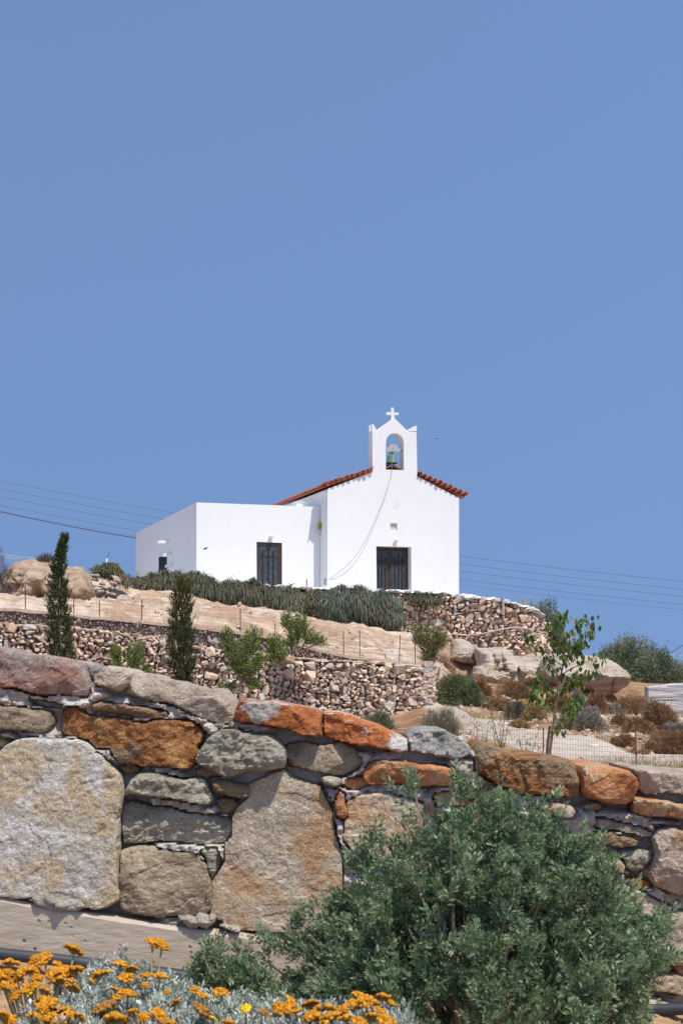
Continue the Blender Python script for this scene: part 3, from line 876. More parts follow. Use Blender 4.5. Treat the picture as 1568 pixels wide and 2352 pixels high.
# ================================================================ dry stone walls
def path_place(P2, d, side=1):
    P2 = np.asarray(P2, float)
    def place(u, v):
        x, y = np.interp(u, d, P2[:, 0]), np.interp(u, d, P2[:, 1])
        k = min(max(np.searchsorted(d, u) - 1, 0), len(P2) - 2)
        def dirn(k): t = P2[k + 1] - P2[k]; return t / np.linalg.norm(t)
        t = dirn(k); 
        # smooth the direction near corners
        if k + 1 < len(P2) - 1 and d[k + 1] - u < .5: t = nrm(t + dirn(k + 1))
        al = np.array([t[0], t[1], 0]); outw = np.array([t[1], -t[0], 0]) * side
        return np.array([x, y, v]), al, outw
    return place

# ---- middle terrace wall
e0 = np.array([XL - 6 * .96, wall_y(XL - 6 * .96)]); e1 = np.array([XR, YR])
mw = np.array([e0, e1, e1 + [.35, 2.2]]); mwd = along(mw)
topP = np.array([(-600,1425),(0,1432),(109,1437),(168,1441),(330,1459),(389,1468),(442,1486),(502,1492),(600,1499),(650,1507),(700,1513),(800,1518),(900,1526),(985,1530)], float)
topX = (topP[:, 0] - CX) / F; 
def mw_top(u):
    x, y = np.interp(u, mwd, mw[:, 0]), np.interp(u, mwd, mw[:, 1])
    return (YH - np.interp(min(x / y, (985 - CX) / F) * F + CX, topP[:, 0], topP[:, 1])) / F * y
def mw_base(u):
    x, y = np.interp(u, mwd, mw[:, 0]), np.interp(u, mwd, mw[:, 1])
    return gz(x, y - .25) - .15 if u < mwd[1] else -.4
_us = np.linspace(0, mwd[-1], 60); _b = np.array([mw_base(u) for u in _us]); _t = np.array([mw_top(u) for u in _us])
wallm = empty('dry_stone_wall', tuple(mw[1]) + (gz(*mw[1]),))
tag(wallm, 'long tan dry stone terrace wall ending in a squared corner by the track', 'stone wall', 'dry stone terrace walls')
mb = MB(); rubble(mb, 0, mwd[-1], _b.min(), _t.max() + .1, lambda u: np.interp(u, _us, _b), lambda u: np.interp(u, _us, _t), path_place(mw, mwd), .115, .44, 51, STONE_TONES * [1.05, 1.06, 1.05], depth=.3, asp=(.34, .7))
rngq = np.random.default_rng(52); zq = gz(*e1) - .3; zt_q = mw_top(mwd[1]); kq = 0
while zq < zt_q - .04:                                       # squared corner stones, laid long and short
    hq = rngq.uniform(.09, .17); V, T = ST[rngq.integers(24)]; lx, ly = (.42, .26) if kq % 2 else (.26, .42); kq += 1
    Vb = np.sign(V) * (np.abs(V) * 2) ** .55 / 2
    mb.add(Vb * [lx, ly, hq * 1.05] + [e1[0] - lx / 2 + .10, e1[1] + ly / 2 - .13, zq + hq / 2], T, None, STONE_TONES[rngq.integers(10)] * rngq.uniform(1.1, 1.4)); zq += hq
mb.build('stones', M['rubble'], wallm)
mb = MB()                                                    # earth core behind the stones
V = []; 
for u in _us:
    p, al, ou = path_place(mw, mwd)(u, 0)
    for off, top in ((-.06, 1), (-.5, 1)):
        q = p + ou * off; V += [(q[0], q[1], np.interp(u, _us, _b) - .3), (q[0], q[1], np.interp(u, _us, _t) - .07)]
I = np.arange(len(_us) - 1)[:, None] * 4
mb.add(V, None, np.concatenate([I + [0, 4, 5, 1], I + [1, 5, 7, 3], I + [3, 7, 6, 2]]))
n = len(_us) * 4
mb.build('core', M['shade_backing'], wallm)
mb = MB(); rng = np.random.default_rng(53)                 # flat ledge stones along its top
for u in np.arange(0, mwd[1] + 1.6, .16):
    p, al, ou = path_place(mw, mwd)(u + rng.normal(0, .03), np.interp(u, _us, _t) - .02 + rng.normal(0, .012))
    for off in (-.12, -.38):
        V, T = ST[rng.integers(24)]; s = np.array([rng.uniform(.2, .4), rng.uniform(.26, .36), rng.uniform(.05, .1)])
        q = p + ou * (off + rng.normal(0, .03)) + (V * s @ rotm(0, rng.normal(0, .06), rng.normal(0, .2)).T) @ np.stack([al, -ou, [0, 0, 1]])
        mb.add(q, T, None, np.array((.54, .41, .30)) * rng.uniform(.85, 1.12))
mb.build('ledge', M['rubble'], wallm)

# ---- low purplish mortared wall above it, carrying the fence
lt = np.array([(-400,1392),(0,1400),(100,1407),(185,1417),(300,1427),(420,1439),(520,1451),(640,1468),(700,1487),(800,1510),(900,1521),(980,1529)], float)
LWY = lambda x: wall_y(x) + .62
lw = []
for px in np.linspace(-300, 980, 50):
    k = (px - CX) / F; y = YL
    for _ in range(20): y = LWY(k * y)
    lw.append((k * y, y, (YH - np.interp(px, lt[:, 0], lt[:, 1])) / F * y))
lw = np.array(lw); lwd = along(lw[:, :2])
lowall = empty('low_wall', (lw[25, 0], lw[25, 1], lw[25, 2] - .6)); tag(lowall, 'low purplish mortared wall running above the long terrace wall', 'stone wall')
mb = MB()
PURPLE = np.array([(.26,.19,.16),(.22,.155,.135),(.30,.235,.21),(.34,.27,.23),(.21,.135,.10),(.27,.22,.205)])
ltop = lambda u: np.interp(u, lwd, lw[:, 2])
rubble(mb, 0, lwd[-1], lw[:, 2].min() - .75, lw[:, 2].max() + .05, lambda u: ltop(u) - .75, ltop, path_place(lw[:, :2], lwd), .07, .24, 57, PURPLE, .2, .82, (.5, 1.0))
mb.build('stones', M['rubble'], lowall)
def strip_mesh(name, P, d, zf, h, t0, t1, mat, parent, step=.12, amp=.02, seed=0):
    us = np.arange(0, d[-1], step); V = []
    for u in us:
        p, al, ou = path_place(P, d)(u, 0); z = zf(u)
        for (o_, zz_) in ((t0, z - h), (t0, z), (t1, z), (t1, z - h)): V.append(p + ou * o_ + [0, 0, zz_])
    V = np.array(V); nn = fbm(V * 3.0, 4, seed); n2 = fbm(V * 3 + 40, 4, seed + 3)
    V[:, 2] += nn * amp * 1.2; V[:, 1] += n2 * amp
    I = np.arange(len(us) - 1)[:, None] * 4; m = (len(us) - 1) * 4
    Qs = np.concatenate([I + [0, 4, 5, 1], I + [1, 5, 6, 2], I + [2, 6, 7, 3], I + [3, 7, 4, 0], [[0, 1, 2, 3]], [[m + 3, m + 2, m + 1, m]]])
    return obj(name, V, Qs, mat, parent)
tm = NT('grey_mortar'); v = tm.coord(); f = tm.noise(v, 4, 6, .6)
tm.pbr(tm.ramp(f, [(.3, (.19, .15, .125)), (.7, (.30, .245, .205))]), .95, tm.bump(tm.noise(v, 25, 6, .6), .7, .03), 0, .1); M['mortar_dark'] = tm.m
strip_mesh('mortar', lw[:, :2], lwd, lambda u: ltop(u) - .03, .9, .02, -.3, M['mortar_dark'], lowall, amp=.03, seed=61)
strip_mesh('cap', lw[:, :2], lwd, lambda u: ltop(u) + .035, .07, .10, -.36, m_plain('cap_mortar', (.50, .38, .28), .95, 0, .2, 6), lowall, amp=.02, seed=62)

# ---- retaining wall of the chapel terrace
Ct = np.array([(-14, 5.1), (-8.6, 4.92), (-2.5, 4.5), (3.0, 4.28), (5.2, 4.12), (6.9, 3.88), (8.1, 3.62), (9.1, 3.15), (9.5, 2.75), (9.7, 2.5)])
u_of = lambda X: None
tx = np.interp(np.linspace(0, TWd[-1], 400), TWd, TW[:, 0])
def t_top(u): return np.interp(np.interp(u, TWd, TW[:, 0]), Ct[:, 0], Ct[:, 1])
bx = np.array([(-14, 3.9), (-8.6, 3.45), (-4, 3.0), (0, 2.62), (3, 2.5), (5, 2.05), (7, 1.72), (9.1, 1.45), (9.7, 1.3)])
def t_base(u): return np.interp(np.interp(u, TWd, TW[:, 0]), bx[:, 0], bx[:, 1]) - .25
twall = empty('dry_stone_wall', (1.0, 61.8, 2.3)); tag(twall, 'curved dry stone retaining wall under the chapel, whitewashed along its top', 'stone wall', 'dry stone terrace walls')
mb = MB(); rubble(mb, 0, TWd[-1], 1.0, 5.2, t_base, t_top, path_place(TW, TWd), .21, .8, 63, STONE_TONES * [1.1, 1.08, 1.05], depth=.45, asp=(.34, .72))
mb.build('stones', M['rubble'], twall)
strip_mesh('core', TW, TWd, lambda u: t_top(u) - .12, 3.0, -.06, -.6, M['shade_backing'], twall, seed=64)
uw0 = TWd[3] - 3.4; uw1 = np.interp(8.75, TW[:, 0], TWd)
mb = MB(); rng = np.random.default_rng(66)
u = uw0
while u < uw1:
    p, al, ou = path_place(TW, TWd)(u, t_top(u) + .03 + rng.normal(0, .02))
    if rng.random() < .93:
        for off in (.06, -.25, -.6):
            V, T = ST[rng.integers(24)]; s = np.array([rng.uniform(.3, .6), .45, rng.uniform(.09, .2)])
            mb.add(p + ou * (off + rng.normal(0, .04)) + (V * s @ rotm(0, rng.normal(0, .05), 0).T) @ np.stack([al, -ou, [0, 0, 1]]), T)
    u += .2
tag(mb.build('coping', M['coping'], twall), 'whitewashed top course')

# ================================================================ rocks
def rock(name, label, poly, f, Y, T, R, amp, freq, back, seed, mat=None, res=.05, stretch=(.7, 1.6), ridged=.5, cat='rock', group=None, face=None):
    zc = pw(poly, Y, f)[:, 1].mean(); f0 = face; face = lambda P: .85 * (P[:, 1] - zc) + (f0(P) if f0 else 0)
    V, Fs = slab(pw(poly, Y, f), Y, res, T, R, amp, freq, back, seed, stretch, edge=amp * .35, ridged=ridged, taper=.15, face=face, sup=2.4, chips=8 if T > .5 else 5, strata=amp * .9 if T > .5 else 0, sfreq=1.1)
    return tag(obj(name, V, Fs, mat or M['boulder'], None, False), label, cat, group)
rock('boulder', 'tall pale sandstone crag standing left behind the first cypress',
     [(-30,1060),(40,1010),(100,900),(130,820),(240,790),(290,782),(380,790),(400,815),(480,815),(560,850),(640,860),(720,872),(770,920),(800,935),(815,1010),(835,1110),(800,1165),(720,1180),(660,1165),(560,1180),(430,1150),(380,1195),(240,1240),(100,1250),(-40,1260)],
     cL, 54, 1.9, .7, .42, 1.5, 2.0, 71, m_stone('warm_sandstone', ((.40, .26, .17), (.60, .44, .31), (.70, .56, .42)), 1.3, ((.46, .25, .14), (.56, .36, .22)), .8, (.52, .68), .09, (1, 1, 1.3), .25), face=lambda P: .5 * np.clip(P[:, 1] - 4.2, -2, 2))
rock('boulder', 'rounded sandstone boulder under the terrace wall, left of the cracked ledge',
     [(540,940),(600,850),(610,745),(700,735),(790,775),(830,835),(845,1000),(800,1030),(740,1000),(640,985),(570,970)], cM, 57.5, 1.1, .4, .2, 1.6, 1.5, 172)
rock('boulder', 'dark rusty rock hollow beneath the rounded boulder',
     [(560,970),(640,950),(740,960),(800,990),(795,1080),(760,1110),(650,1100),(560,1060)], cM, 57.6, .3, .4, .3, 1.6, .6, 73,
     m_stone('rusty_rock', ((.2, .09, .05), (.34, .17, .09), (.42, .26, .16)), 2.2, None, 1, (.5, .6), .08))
rock('boulder', 'broad sandstone ledge with cracked layers under the terrace wall',
     [(790,1085),(815,1000),(845,985),(830,850),(900,830),(1020,826),(1110,830),(1180,870),(1210,920),(1330,925),(1400,890),(1540,900),(1640,930),(1640,1170),(1500,1210),(1350,1210),(1200,1210),(1050,1220),(900,1220),(810,1180)],
     cM, 55.5, 1.8, .6, .34, 1.4, 2.0, 74, stretch=(.5, 2.0), ridged=.7)
rock('boulder', 'overhanging flat sandstone slab jutting out behind the leafy sapling',
     [(120,700),(180,580),(300,540),(430,520),(560,540),(700,560),(800,580),(900,640),(970,700),(1003,780),(985,850),(900,920),(800,965),(700,970),(620,935),(500,900),(380,890),(250,870),(140,800)],
     cN, 50, 2.4, .8, .24, 1.4, 2.2, 75, stretch=(.5, 2.0), ridged=.6, face=lambda P: .9 * np.clip(.55 - P[:, 1], 0, 1.2))
rock('boulder', 'small pale rock pedestal under the overhanging slab', [(770,1115),(790,1010),(800,960),(820,960),(830,1020),(850,1118)], cN, 50.2, .3, .15, .08, 2, .6, 76)
rock('boulder', 'low tawny rock on the slope beside the grey cushion shrub', [(1225,1390),(1240,1350),(1290,1335),(1370,1360),(1400,1400),(1330,1430),(1260,1425)], cM, 36.5, .25, .2, .1, 1.8, .5, 77,
     m_stone('tawny_rock', ((.28, .15, .09), (.42, .25, .15), (.5, .33, .22)), 3, None, 1, (.5, .6), .05))
rock('boulder', 'flat orange rock lying before the white block wall', [(985,1185),(1050,1170),(1140,1170),(1135,1205),(1060,1235),(1000,1215)], cN, 42, .3, .2, .1, 1.8, .5, 78,
     m_stone('orange_rock', ((.38, .2, .11), (.52, .32, .2), (.58, .4, .27)), 3, None, 1, (.5, .6), .05))
# tumbled stones heaped between the crag and the trailing plants
PL = [((800,935),(880,930),(890,960),(820,965),'pale flat stone on top of the tumbled heap'),
      ((815,970),(865,965),(870,995),(825,1000),'small bluish stone under the flat top stone of the heap'),
      ((990,940),(1050,945),(1082,1000),(1030,1010),'slanting pale stone high on the right of the tumbled heap'),
      ((885,1000),(930,1000),(935,1035),(885,1030),'small pale stone in the middle of the tumbled heap'),
      ((835,1045),(900,1035),(930,1060),(900,1095),(840,1090),'brown hollowed stone at the left of the tumbled heap'),
      ((930,1045),(985,1045),(980,1080),(940,1075),'flat tan stone wedged in the tumbled heap'),
      ((1010,1040),(1060,1030),(1070,1085),(1030,1085),'grey stone at the right of the tumbled heap'),
      ((940,1090),(975,1070),(1052,1105),(1040,1130),(960,1125),'pale wedge stone near the foot of the tumbled heap'),
      ((815,1140),(870,1110),(890,1140),(880,1180),(830,1175),'dark rounded stone under the crag beside the heap'),
      ((900,1135),(945,1130),(950,1160),(930,1195),(905,1185),'squat tan stone at the foot of the heap'),
      ((950,1130),(1000,1130),(1005,1185),(965,1190),'blocky brown stone left of the big grey slab'),
      ((1040,1140),(1070,1112),(1130,1118),(1190,1150),(1215,1200),(1140,1242),(1100,1235),(1035,1185),'big flat grey slab at the foot of the tumbled heap'),
      ((1180,1130),(1240,1100),(1275,1180),(1230,1185),(1200,1170),'pale pointed stone to the right of the big grey slab'),
      ((1160,1220),(1215,1215),(1225,1245),(1180,1255),'small orange stone under the big grey slab'),
      ((860,1080),(940,1075),(940,1100),(880,1110),'thin shadowed stone in the tumbled heap'),
      ((980,985),(1050,1010),(1050,1030),(985,1035),'reddish stone below the slanting stone of the heap')]
mg_ = m_stone('grey_slab_stone', ((.38, .30, .24), (.48, .40, .33), (.54, .47, .40)), 2.0, None, 1, (.5, .6), .03)
for k, row in enumerate(PL):
    rock('stone', row[-1], row[:-1], cL, 57 - .02 * k, .28, .16, .09, 1.8, .5, 90 + k, mg_ if k in (1, 6, 11) else None, .035, (1, 1), .2, 'stone', 'stones tumbled beside the crag')

# ================================================================ fences of rusty wire mesh
def fence(name, label, line, posts, height, cv, ch, wire, seed):
    """line: (x,y,z) ground points; posts: (x,y,zfoot,ztop)"""
    line = np.array(line); d = along(line[:, :2]); rng = np.random.default_rng(seed)
    at = lambda u: np.array([np.interp(u, d, line[:, k]) for k in range(3)])
    root = empty(name, tuple(at(d[-1] / 2))); tag(root, label, 'fence', 'rusty wire mesh fences')
    mb = MB()
    us = np.arange(0, d[-1], cv)
    sway = lambda u, v: np.array([0, .03 * math.sin(u * 2.1) * v, .015 * math.sin(u * 3.3 + seed)])
    for u in us: 
        p = at(u); mb.tube([p + sway(u, 0), p + [0.004 * rng.normal(), 0, height * .5] + sway(u, .5), p + [0, 0, height] + sway(u, 1)], wire, 3, None, False)
    uu = np.arange(0, d[-1], .3)
    for h in np.arange(0.02, height + .01, ch):
        mb.tube([at(u) + [0, 0, h] + sway(u, h / height) for u in uu], wire * 1.15, 3, None, False)
    mb.build('wire_mesh', M['rust'], root)
    for x, y, z0, z1 in posts:
        m2 = MB(); l = rng.normal(0, .015)
        m2.box((-.011, -.006, 0), (.011, 0, z1 - z0)); m2.box((-.006, -.0, 0), (-.0, .024, z1 - z0))
        V, Fs, _ = m2.get(); V[:, 0] += V[:, 2] * l
        obj('post', V + [x, y - .02, z0], Fs, M['rust'], root)
    return root
fp_l = np.array([(-120,1396),(0,1398),(59,1400),(170,1416),(229,1421),(325,1429),(440,1441),(552,1454),(632,1466),(700,1486),(789,1506),(825,1514),(916,1523),(985,1529)], float)
ln = []
for px, py in fp_l:
    k = (px - CX) / F; y = YL
    for _ in range(20): y = LWY(k * y) + .28
    ln.append((k * y, y, (YH - py) / F * y - .02))
def onl(px, top):
    k = (px - CX) / F; y = YL
    for _ in range(20): y = LWY(k * y) + .28
    return (k * y, y, (YH - np.interp(px, fp_l[:, 0], fp_l[:, 1])) / F * y - .05, (YH - top) / F * y)
fence('wire_fence', 'rusty mesh fence along the low purplish wall below the chapel', ln,
      [onl(59,1343), onl(170,1364), onl(229,1380), onl(325,1378), onl(552,1398), onl(632,1432), onl(789,1450), onl(826,1448), onl(916,1458), onl(953,1480)], .62, .05, .085, .0017, 3)
fl = [(x, 24 + .03 * x, gz(x, 24 + .03 * x) - .02) for x in np.linspace(-3, 9, 25)]
def onf(px, top):
    x = (px - CX) / F * 24.1; y = 24 + .03 * x
    return (x, y, gz(x, y) - .1, (YH - top) / F * y)
fence('wire_fence', 'rusty mesh fence beside the pale track behind the front wall', fl, [onf(420,1640), onf(620,1640), onf(810,1640), onf(1000,1640), onf(1246,1672), onf(1462,1656), onf(1700,1660)], .80, .045, .085, .0020, 5)

# ================================================================ white block wall at the right
Y = 46.0
poly = pw([(1485,1577),(1500,1576),(1530,1572),(1568,1569),(1700,1556),(1900,1540),(1900,1690),(1485,1690)], Y)
V, Fs = slab(poly, Y, .045, .05, .06, .05, 2.2, .4, 131, (.35, 4.5), .03, .35, 0)
tm = NT('rough_render'); v = tm.coord((.5, 1, 5)); f = tm.noise(v, 2.5, 6, .65)
tm.pbr(tm.ramp(f, [(.3, (.40, .375, .37)), (.6, (.55, .53, .525))]), .95, tm.bump(tm.noise(v, 8, 6, .6), .8, .04), 0, .1)
tag(obj('block_wall', V, Fs, tm.m, None, False), 'rough whitewashed block wall at the right edge of the slope', 'wall')

# ================================================================ trailing plants over the terrace edge
def mat_plant(label, poly, n, seed, ca, cb, bulge=.55, L=(.3, .75), Yf=None, wid=(.03, .06)):
    rng = np.random.default_rng(seed); poly = np.array(poly, float)
    lo, hi = poly.min(0), poly.max(0); P = rng.uniform(lo - 4, hi + [4, 14], (n * 6, 2)); q0 = np.c_[P * .045, np.zeros(len(P))]
    P = P[pip(P + np.c_[5 * fbm(q0, 3, seed + 5), 16 * fbm(q0 * [1.6, .5, 1] + 9, 3, seed + 6)], poly)]
    P = P[(fbm(np.c_[P * [.07, .05], np.zeros(len(P))], 3, seed + 7) > -.34) | (rng.random(len(P)) < .25)][:n]
    dd, _ = seg_dist(P, poly)
    def depth(p):
        k = (p[:, 0] - CX) / F; X = k * 62
        y = np.interp(X, TW[:, 0], TW[:, 1])
        return y if Yf is None else np.full(len(p), Yf)
    yb = depth(P); q = np.c_[P * .03, np.zeros(len(P))]
    Yp = yb - .25 - bulge * np.clip(dd / 22, 0, 1) ** .5 * (1 + .5 * fbm(q, 3, seed))
    B = np.c_[(P[:, 0] - CX) / F * Yp, Yp, (YH - P[:, 1]) / F * Yp]
    D = np.c_[rng.normal(0, .45, len(P)), -np.abs(rng.normal(.6, .3, len(P))), rng.normal(.25, .4, len(P))]
    V, Q = strands(B, D, rng.uniform(L[0] * .6, L[1] * .95, len(P)) * (.55 + .45 * np.clip(dd / 15, 0, 1)), rng.uniform(*wid, len(P)), rng, 2.6, 4)
    tone = fbm(np.c_[P * .05, np.zeros(len(P))], 3, seed + 1)
    t = np.clip(.5 + 1.0 * tone + rng.normal(0, .25, len(P)), 0, 1)[:, None]
    C = (np.array(ca) * (1 - t) + np.array(cb) * t) * np.exp(rng.normal(0, .25, (len(P), 1)))
    dry = rng.random(len(P)) < np.clip(.16 + .7 * fbm(np.c_[P * .06 + 30, np.zeros(len(P))], 3, seed + 2), .05, .6); C[dry] = np.array((.27, .205, .125)) * rng.uniform(.6, 1.1, (dry.sum(), 1))
    C = np.repeat(C, 10, 0)
    root = empty('trailing_plant', (B[:, 0].mean(), B[:, 1].mean(), B[:, 2].min())); tag(root, label, 'plant', 'trailing plants over the terrace wall')
    obj('foliage', V, Q, M['leaf'], root, False, C)
    # matted stems underneath
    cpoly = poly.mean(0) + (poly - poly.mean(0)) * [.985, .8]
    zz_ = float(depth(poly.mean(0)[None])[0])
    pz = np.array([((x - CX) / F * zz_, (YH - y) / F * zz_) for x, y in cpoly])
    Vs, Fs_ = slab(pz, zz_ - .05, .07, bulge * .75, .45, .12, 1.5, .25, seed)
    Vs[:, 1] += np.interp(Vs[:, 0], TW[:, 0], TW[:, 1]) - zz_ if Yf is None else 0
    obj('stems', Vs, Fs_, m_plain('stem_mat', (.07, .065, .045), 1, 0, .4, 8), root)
GA, GB = (.085, .092, .06), (.215, .225, .155)
mat_plant('grey green plant curtain hanging below the annex, longest on the terrace',
          [(288,1328),(330,1326),(380,1320),(420,1316),(462,1322),(500,1336),(560,1338),(604,1343),(650,1352),(690,1366),(700,1400),(690,1412),(662,1404),(620,1396),(560,1384),(500,1382),(440,1372),(380,1362),(330,1360),(300,1352)], 15000, 141, GA, GB, L=(.45, .95))
mat_plant('blue grey plant curtain hanging below the chapel door',
          [(738,1362),(780,1350),(840,1356),(900,1366),(925,1378),(915,1400),(935,1415),(915,1436),(880,1440),(830,1430),(780,1432),(742,1420),(730,1390)], 11000, 142, (.10,.12,.09), (.25,.28,.23), L=(.4, .8))
mat_plant('sparse dry plant between the two hanging curtains', [(655,1356),(700,1362),(735,1358),(745,1385),(720,1400),(690,1395),(660,1380)], 1500, 143, GA, GB, .2, (.2, .5))
mat_plant('small plant tuft on the wall top to the right of the chapel door', [(940,1368),(985,1366),(1022,1372),(1010,1386),(960,1390),(940,1384)], 1400, 144, GA, GB, .2, (.2, .45))
mat_plant('bushy green plant crowning the tumbled stones left of the annex', [(206,1308),(225,1300),(248,1290),(270,1300),(292,1330),(300,1352),(270,1340),(250,1322),(215,1320)], 2600, 145, (.10,.115,.06), (.22,.23,.13), .5, (.3, .6), 58.5)

# ================================================================ shrubs and trees
def twig_shrub(label, cx, base, wd, ht, Y, ca, cb, n, seed, group='dry cushion shrubs on the slope', L=(.06, .14), W=(.008, .02), dry=True, cat='shrub', name='cushion_shrub', up=.25, lump=.45):
    rng = np.random.default_rng(seed); s = Y / F
    c = np.array([(cx - CX) * s, Y, (YH - base) * s]); a = wd * s / 2 * 1.1; h = ht * s * 1.1; b = a * .8
    if gz(c[0], c[1]) < c[2] - .6: pass
    D = nrm(rng.normal(size=(n, 3))); D[:, 2] = np.abs(D[:, 2]) * 1.0 - .08; D = nrm(D)
    rr = .93 + lump * fbm(D * 2.3 + seed, 3, seed) + .05 * rng.normal(size=n)
    rad = rr * (1 - .38 * rng.random(n) ** 2.6)
    P = c + D * rad[:, None] * [a, b, h]
    A = nrm(D * [1, 1, 1] + rng.normal(0, .5, (n, 3)) + [0, 0, up])
    V, T = kites(P - A * .04, A, rng.uniform(*L, n), rng.uniform(*W, n), rng)
    t = np.clip(.5 + 1.2 * fbm(D * 3 + 5, 3, seed + 2) + rng.normal(0, .25, n), 0, 1)[:, None]
    C = np.repeat((np.array(ca) * (1 - t) + np.array(cb) * t) * np.exp(rng.normal(0, .2, (n, 1))), 4, 0)
    root = empty(name, tuple(c)); tag(root, label, cat, group)
    obj('foliage', V, T, M['dry' if dry else 'leaf'], root, False, C)
    # woody heart
    th, ph = np.meshgrid(np.linspace(0, 2 * np.pi, 25)[:-1], np.linspace(-.15, np.pi / 2, 9), indexing='ij')
    Dn = np.stack([np.cos(th) * np.cos(ph), np.sin(th) * np.cos(ph), np.sin(ph)], -1).reshape(-1, 3)
    r2 = (.62 + lump * .8 * fbm(Dn * 2.3 + seed, 3, seed))[:, None]
    Vh = c + Dn * r2 * [a, b, h]; I = np.arange(24)[:, None] * 9; J = np.arange(8)[None]; In = ((np.arange(24) + 1) % 24)[:, None] * 9
    obj('branches', Vh, np.stack([I + J, In + J, In + J + 1, I + J + 1], -1).reshape(-1, 4), m_plain('heart', tuple(np.array(ca) * .8), 1), root)
    return root
BR = ((.23, .13, .07), (.45, .285, .17)); GR = ((.21, .175, .15), (.40, .345, .31)); TA = ((.28, .19, .09), (.52, .38, .2))
def find_y(px, base, Yg):
    ys = np.linspace(max(25.5, Yg - 8), min(52, Yg + 9), 70); b = YH - ground_z((px - CX) / F * ys, ys) * F / ys
    return float(ys[np.argmin(np.abs(b - base) + .15 * np.abs(ys - Yg))])
def base_at(px, Y): return YH - gz((px - CX) / F * Y, Y) * F / Y
for (lab, cx, base, wd_, ht, Y, cc, n) in (
    ('rounded grey cushion shrub on the bare slope above the track', 1336, 1680, 102, 50, 33, GR, 5200),
    ('brown cushion shrub tucked under the end of the overhanging slab', 1370, 1640, 46, 46, 41, BR, 2800),
    ('greyish dry shrub under the slab, between two brown ones', 1322, 1634, 54, 42, 41, GR, 2600),
    ('brown dry shrub behind the sapling trunk', 1278, 1642, 62, 46, 39, BR, 2800),
    ('straw coloured cushion shrub left of the sapling trunk', 1228, 1656, 46, 32, 34.5, TA, 2600),
    ('brown lumpy shrub in front of the white block wall', 1516, 1682, 74, 60, 37, BR, 4600),
    ('low brown shrub left of the lumpy one by the white wall', 1470, 1692, 68, 38, 33.5, BR, 3200),
    ('greyish dry shrub at the right edge below the white wall', 1556, 1704, 90, 36, 33, GR, 3600),
    ('wide brown shrub at the right edge beside the track', 1540, 1735, 124, 46, 29.5, BR, 6000),
    ('brown dry shrub beside the green dome near the wall corner', 1104, 1618, 44, 54, 40, BR, 2600),
    ('dark grey dry shrub on the slope right of the green dome', 1186, 1652, 48, 32, 37, ((.15,.12,.105),(.30,.26,.23)), 2600),
    ('thin brown shrub below the cracked ledge', 1180, 1606, 80, 44, 45, BR, 2800),
    ('low brown shrub in the bare soil above the bend of the track', 1150, 1632, 70, 26, 39, BR, 2400),
    ('low greyish shrub before the pedestal of the slab', 1408, 1650, 50, 26, 43, GR, 1800),
    ('rusty brown shrub in the shade between ledge and slab', 1300, 1612, 70, 40, 47, BR, 2400),
    ('small brown shrub between the grey cushion and the white wall', 1425, 1668, 40, 22, 38, BR, 1600),
    ('small brown shrub at the edge of the track near the fence post', 1430, 1712, 46, 20, 30, BR, 1600),
    ('rusty dry clump on the bank just above the wall corner', 1012, 1560, 66, 46, 42, BR, 2600),
    ('dry brown tangle under the dark bush left of the white wall', 1450, 1650, 96, 46, 49, BR, 3600),
    ('pale straw clump on the bare slope below the straw coloured cushion', 1190, 1672, 40, 14, 31.5, TA, 900),
    ('brown shrub below the cracked ledge nearer the sapling', 1250, 1606, 80, 36, 46, BR, 2600)):
    Y = find_y(cx, base, Y)
    twig_shrub(lab, cx, base + 1, wd_, ht, Y, *cc, int(n * 2.2), int(cx + Y * 7))
twig_shrub('dark green dome shaped shrub by the corner of the long wall', 1047, 1620, 118, 62, find_y(1047, 1618, 38.5), (.09,.105,.05), (.235,.26,.14), 15000, 301, None, (.04, .08), (.014, .028), False, up=.0, lump=.3)
twig_shrub('pale thistly grass clump at the foot of the wall corner', 1008, 1700, 84, 58, 29, (.16,.15,.09), (.38,.34,.25), 2600, 302, None, (.1, .3), (.006, .014), True, up=1.2)
twig_shrub('grey green tuft at the foot of the long terrace wall', 868, 1680, 60, 36, 31, (.12,.13,.08), (.3,.3,.2), 1800, 303, None, (.1, .25), (.006, .014), True, up=1.2)
# big dark bushes on the skyline to the right
for k, (lab, cx, base, wd_, ht, Y, n) in enumerate((
    ('tall dark green bush on the skyline behind the overhanging slab', 1440, 1640, 168, 148, 60, 34000),
    ('dark green bush behind the white block wall', 1520, 1650, 160, 130, 58, 26000),
    ('dark green bush cut by the right edge of the picture', 1610, 1650, 140, 116, 62, 12000),
    ('dark bush leaning over the shoulder of the terrace wall', 1240, 1530, 106, 130, 66, 16000),
    ('dark bush under the sapling crown beside the slab', 1284, 1570, 116, 112, 68, 12000),
    ('purplish bare shrub beside the crag at the left edge', -6, 1400, 120, 118, 52, 4200),
    ('tiny dry shrub on top of the crag', 104, 1290, 30, 12, 54.3, 500))):
    if k < 5: twig_shrub(lab, cx, base, wd_, ht, Y, (.12,.14,.085), (.29,.315,.22), int(n * 1.3), 330 + k, 'dark bushes on the skyline' , (.07, .16), (.025, .05), False, name='bush', cat='bush', up=.15, lump=.34)
    else: twig_shrub(lab, cx, base, wd_, ht, Y, (.10,.075,.065), (.24,.19,.17), n, 330 + k, None, (.1, .3), (.008, .02), True, up=.6)

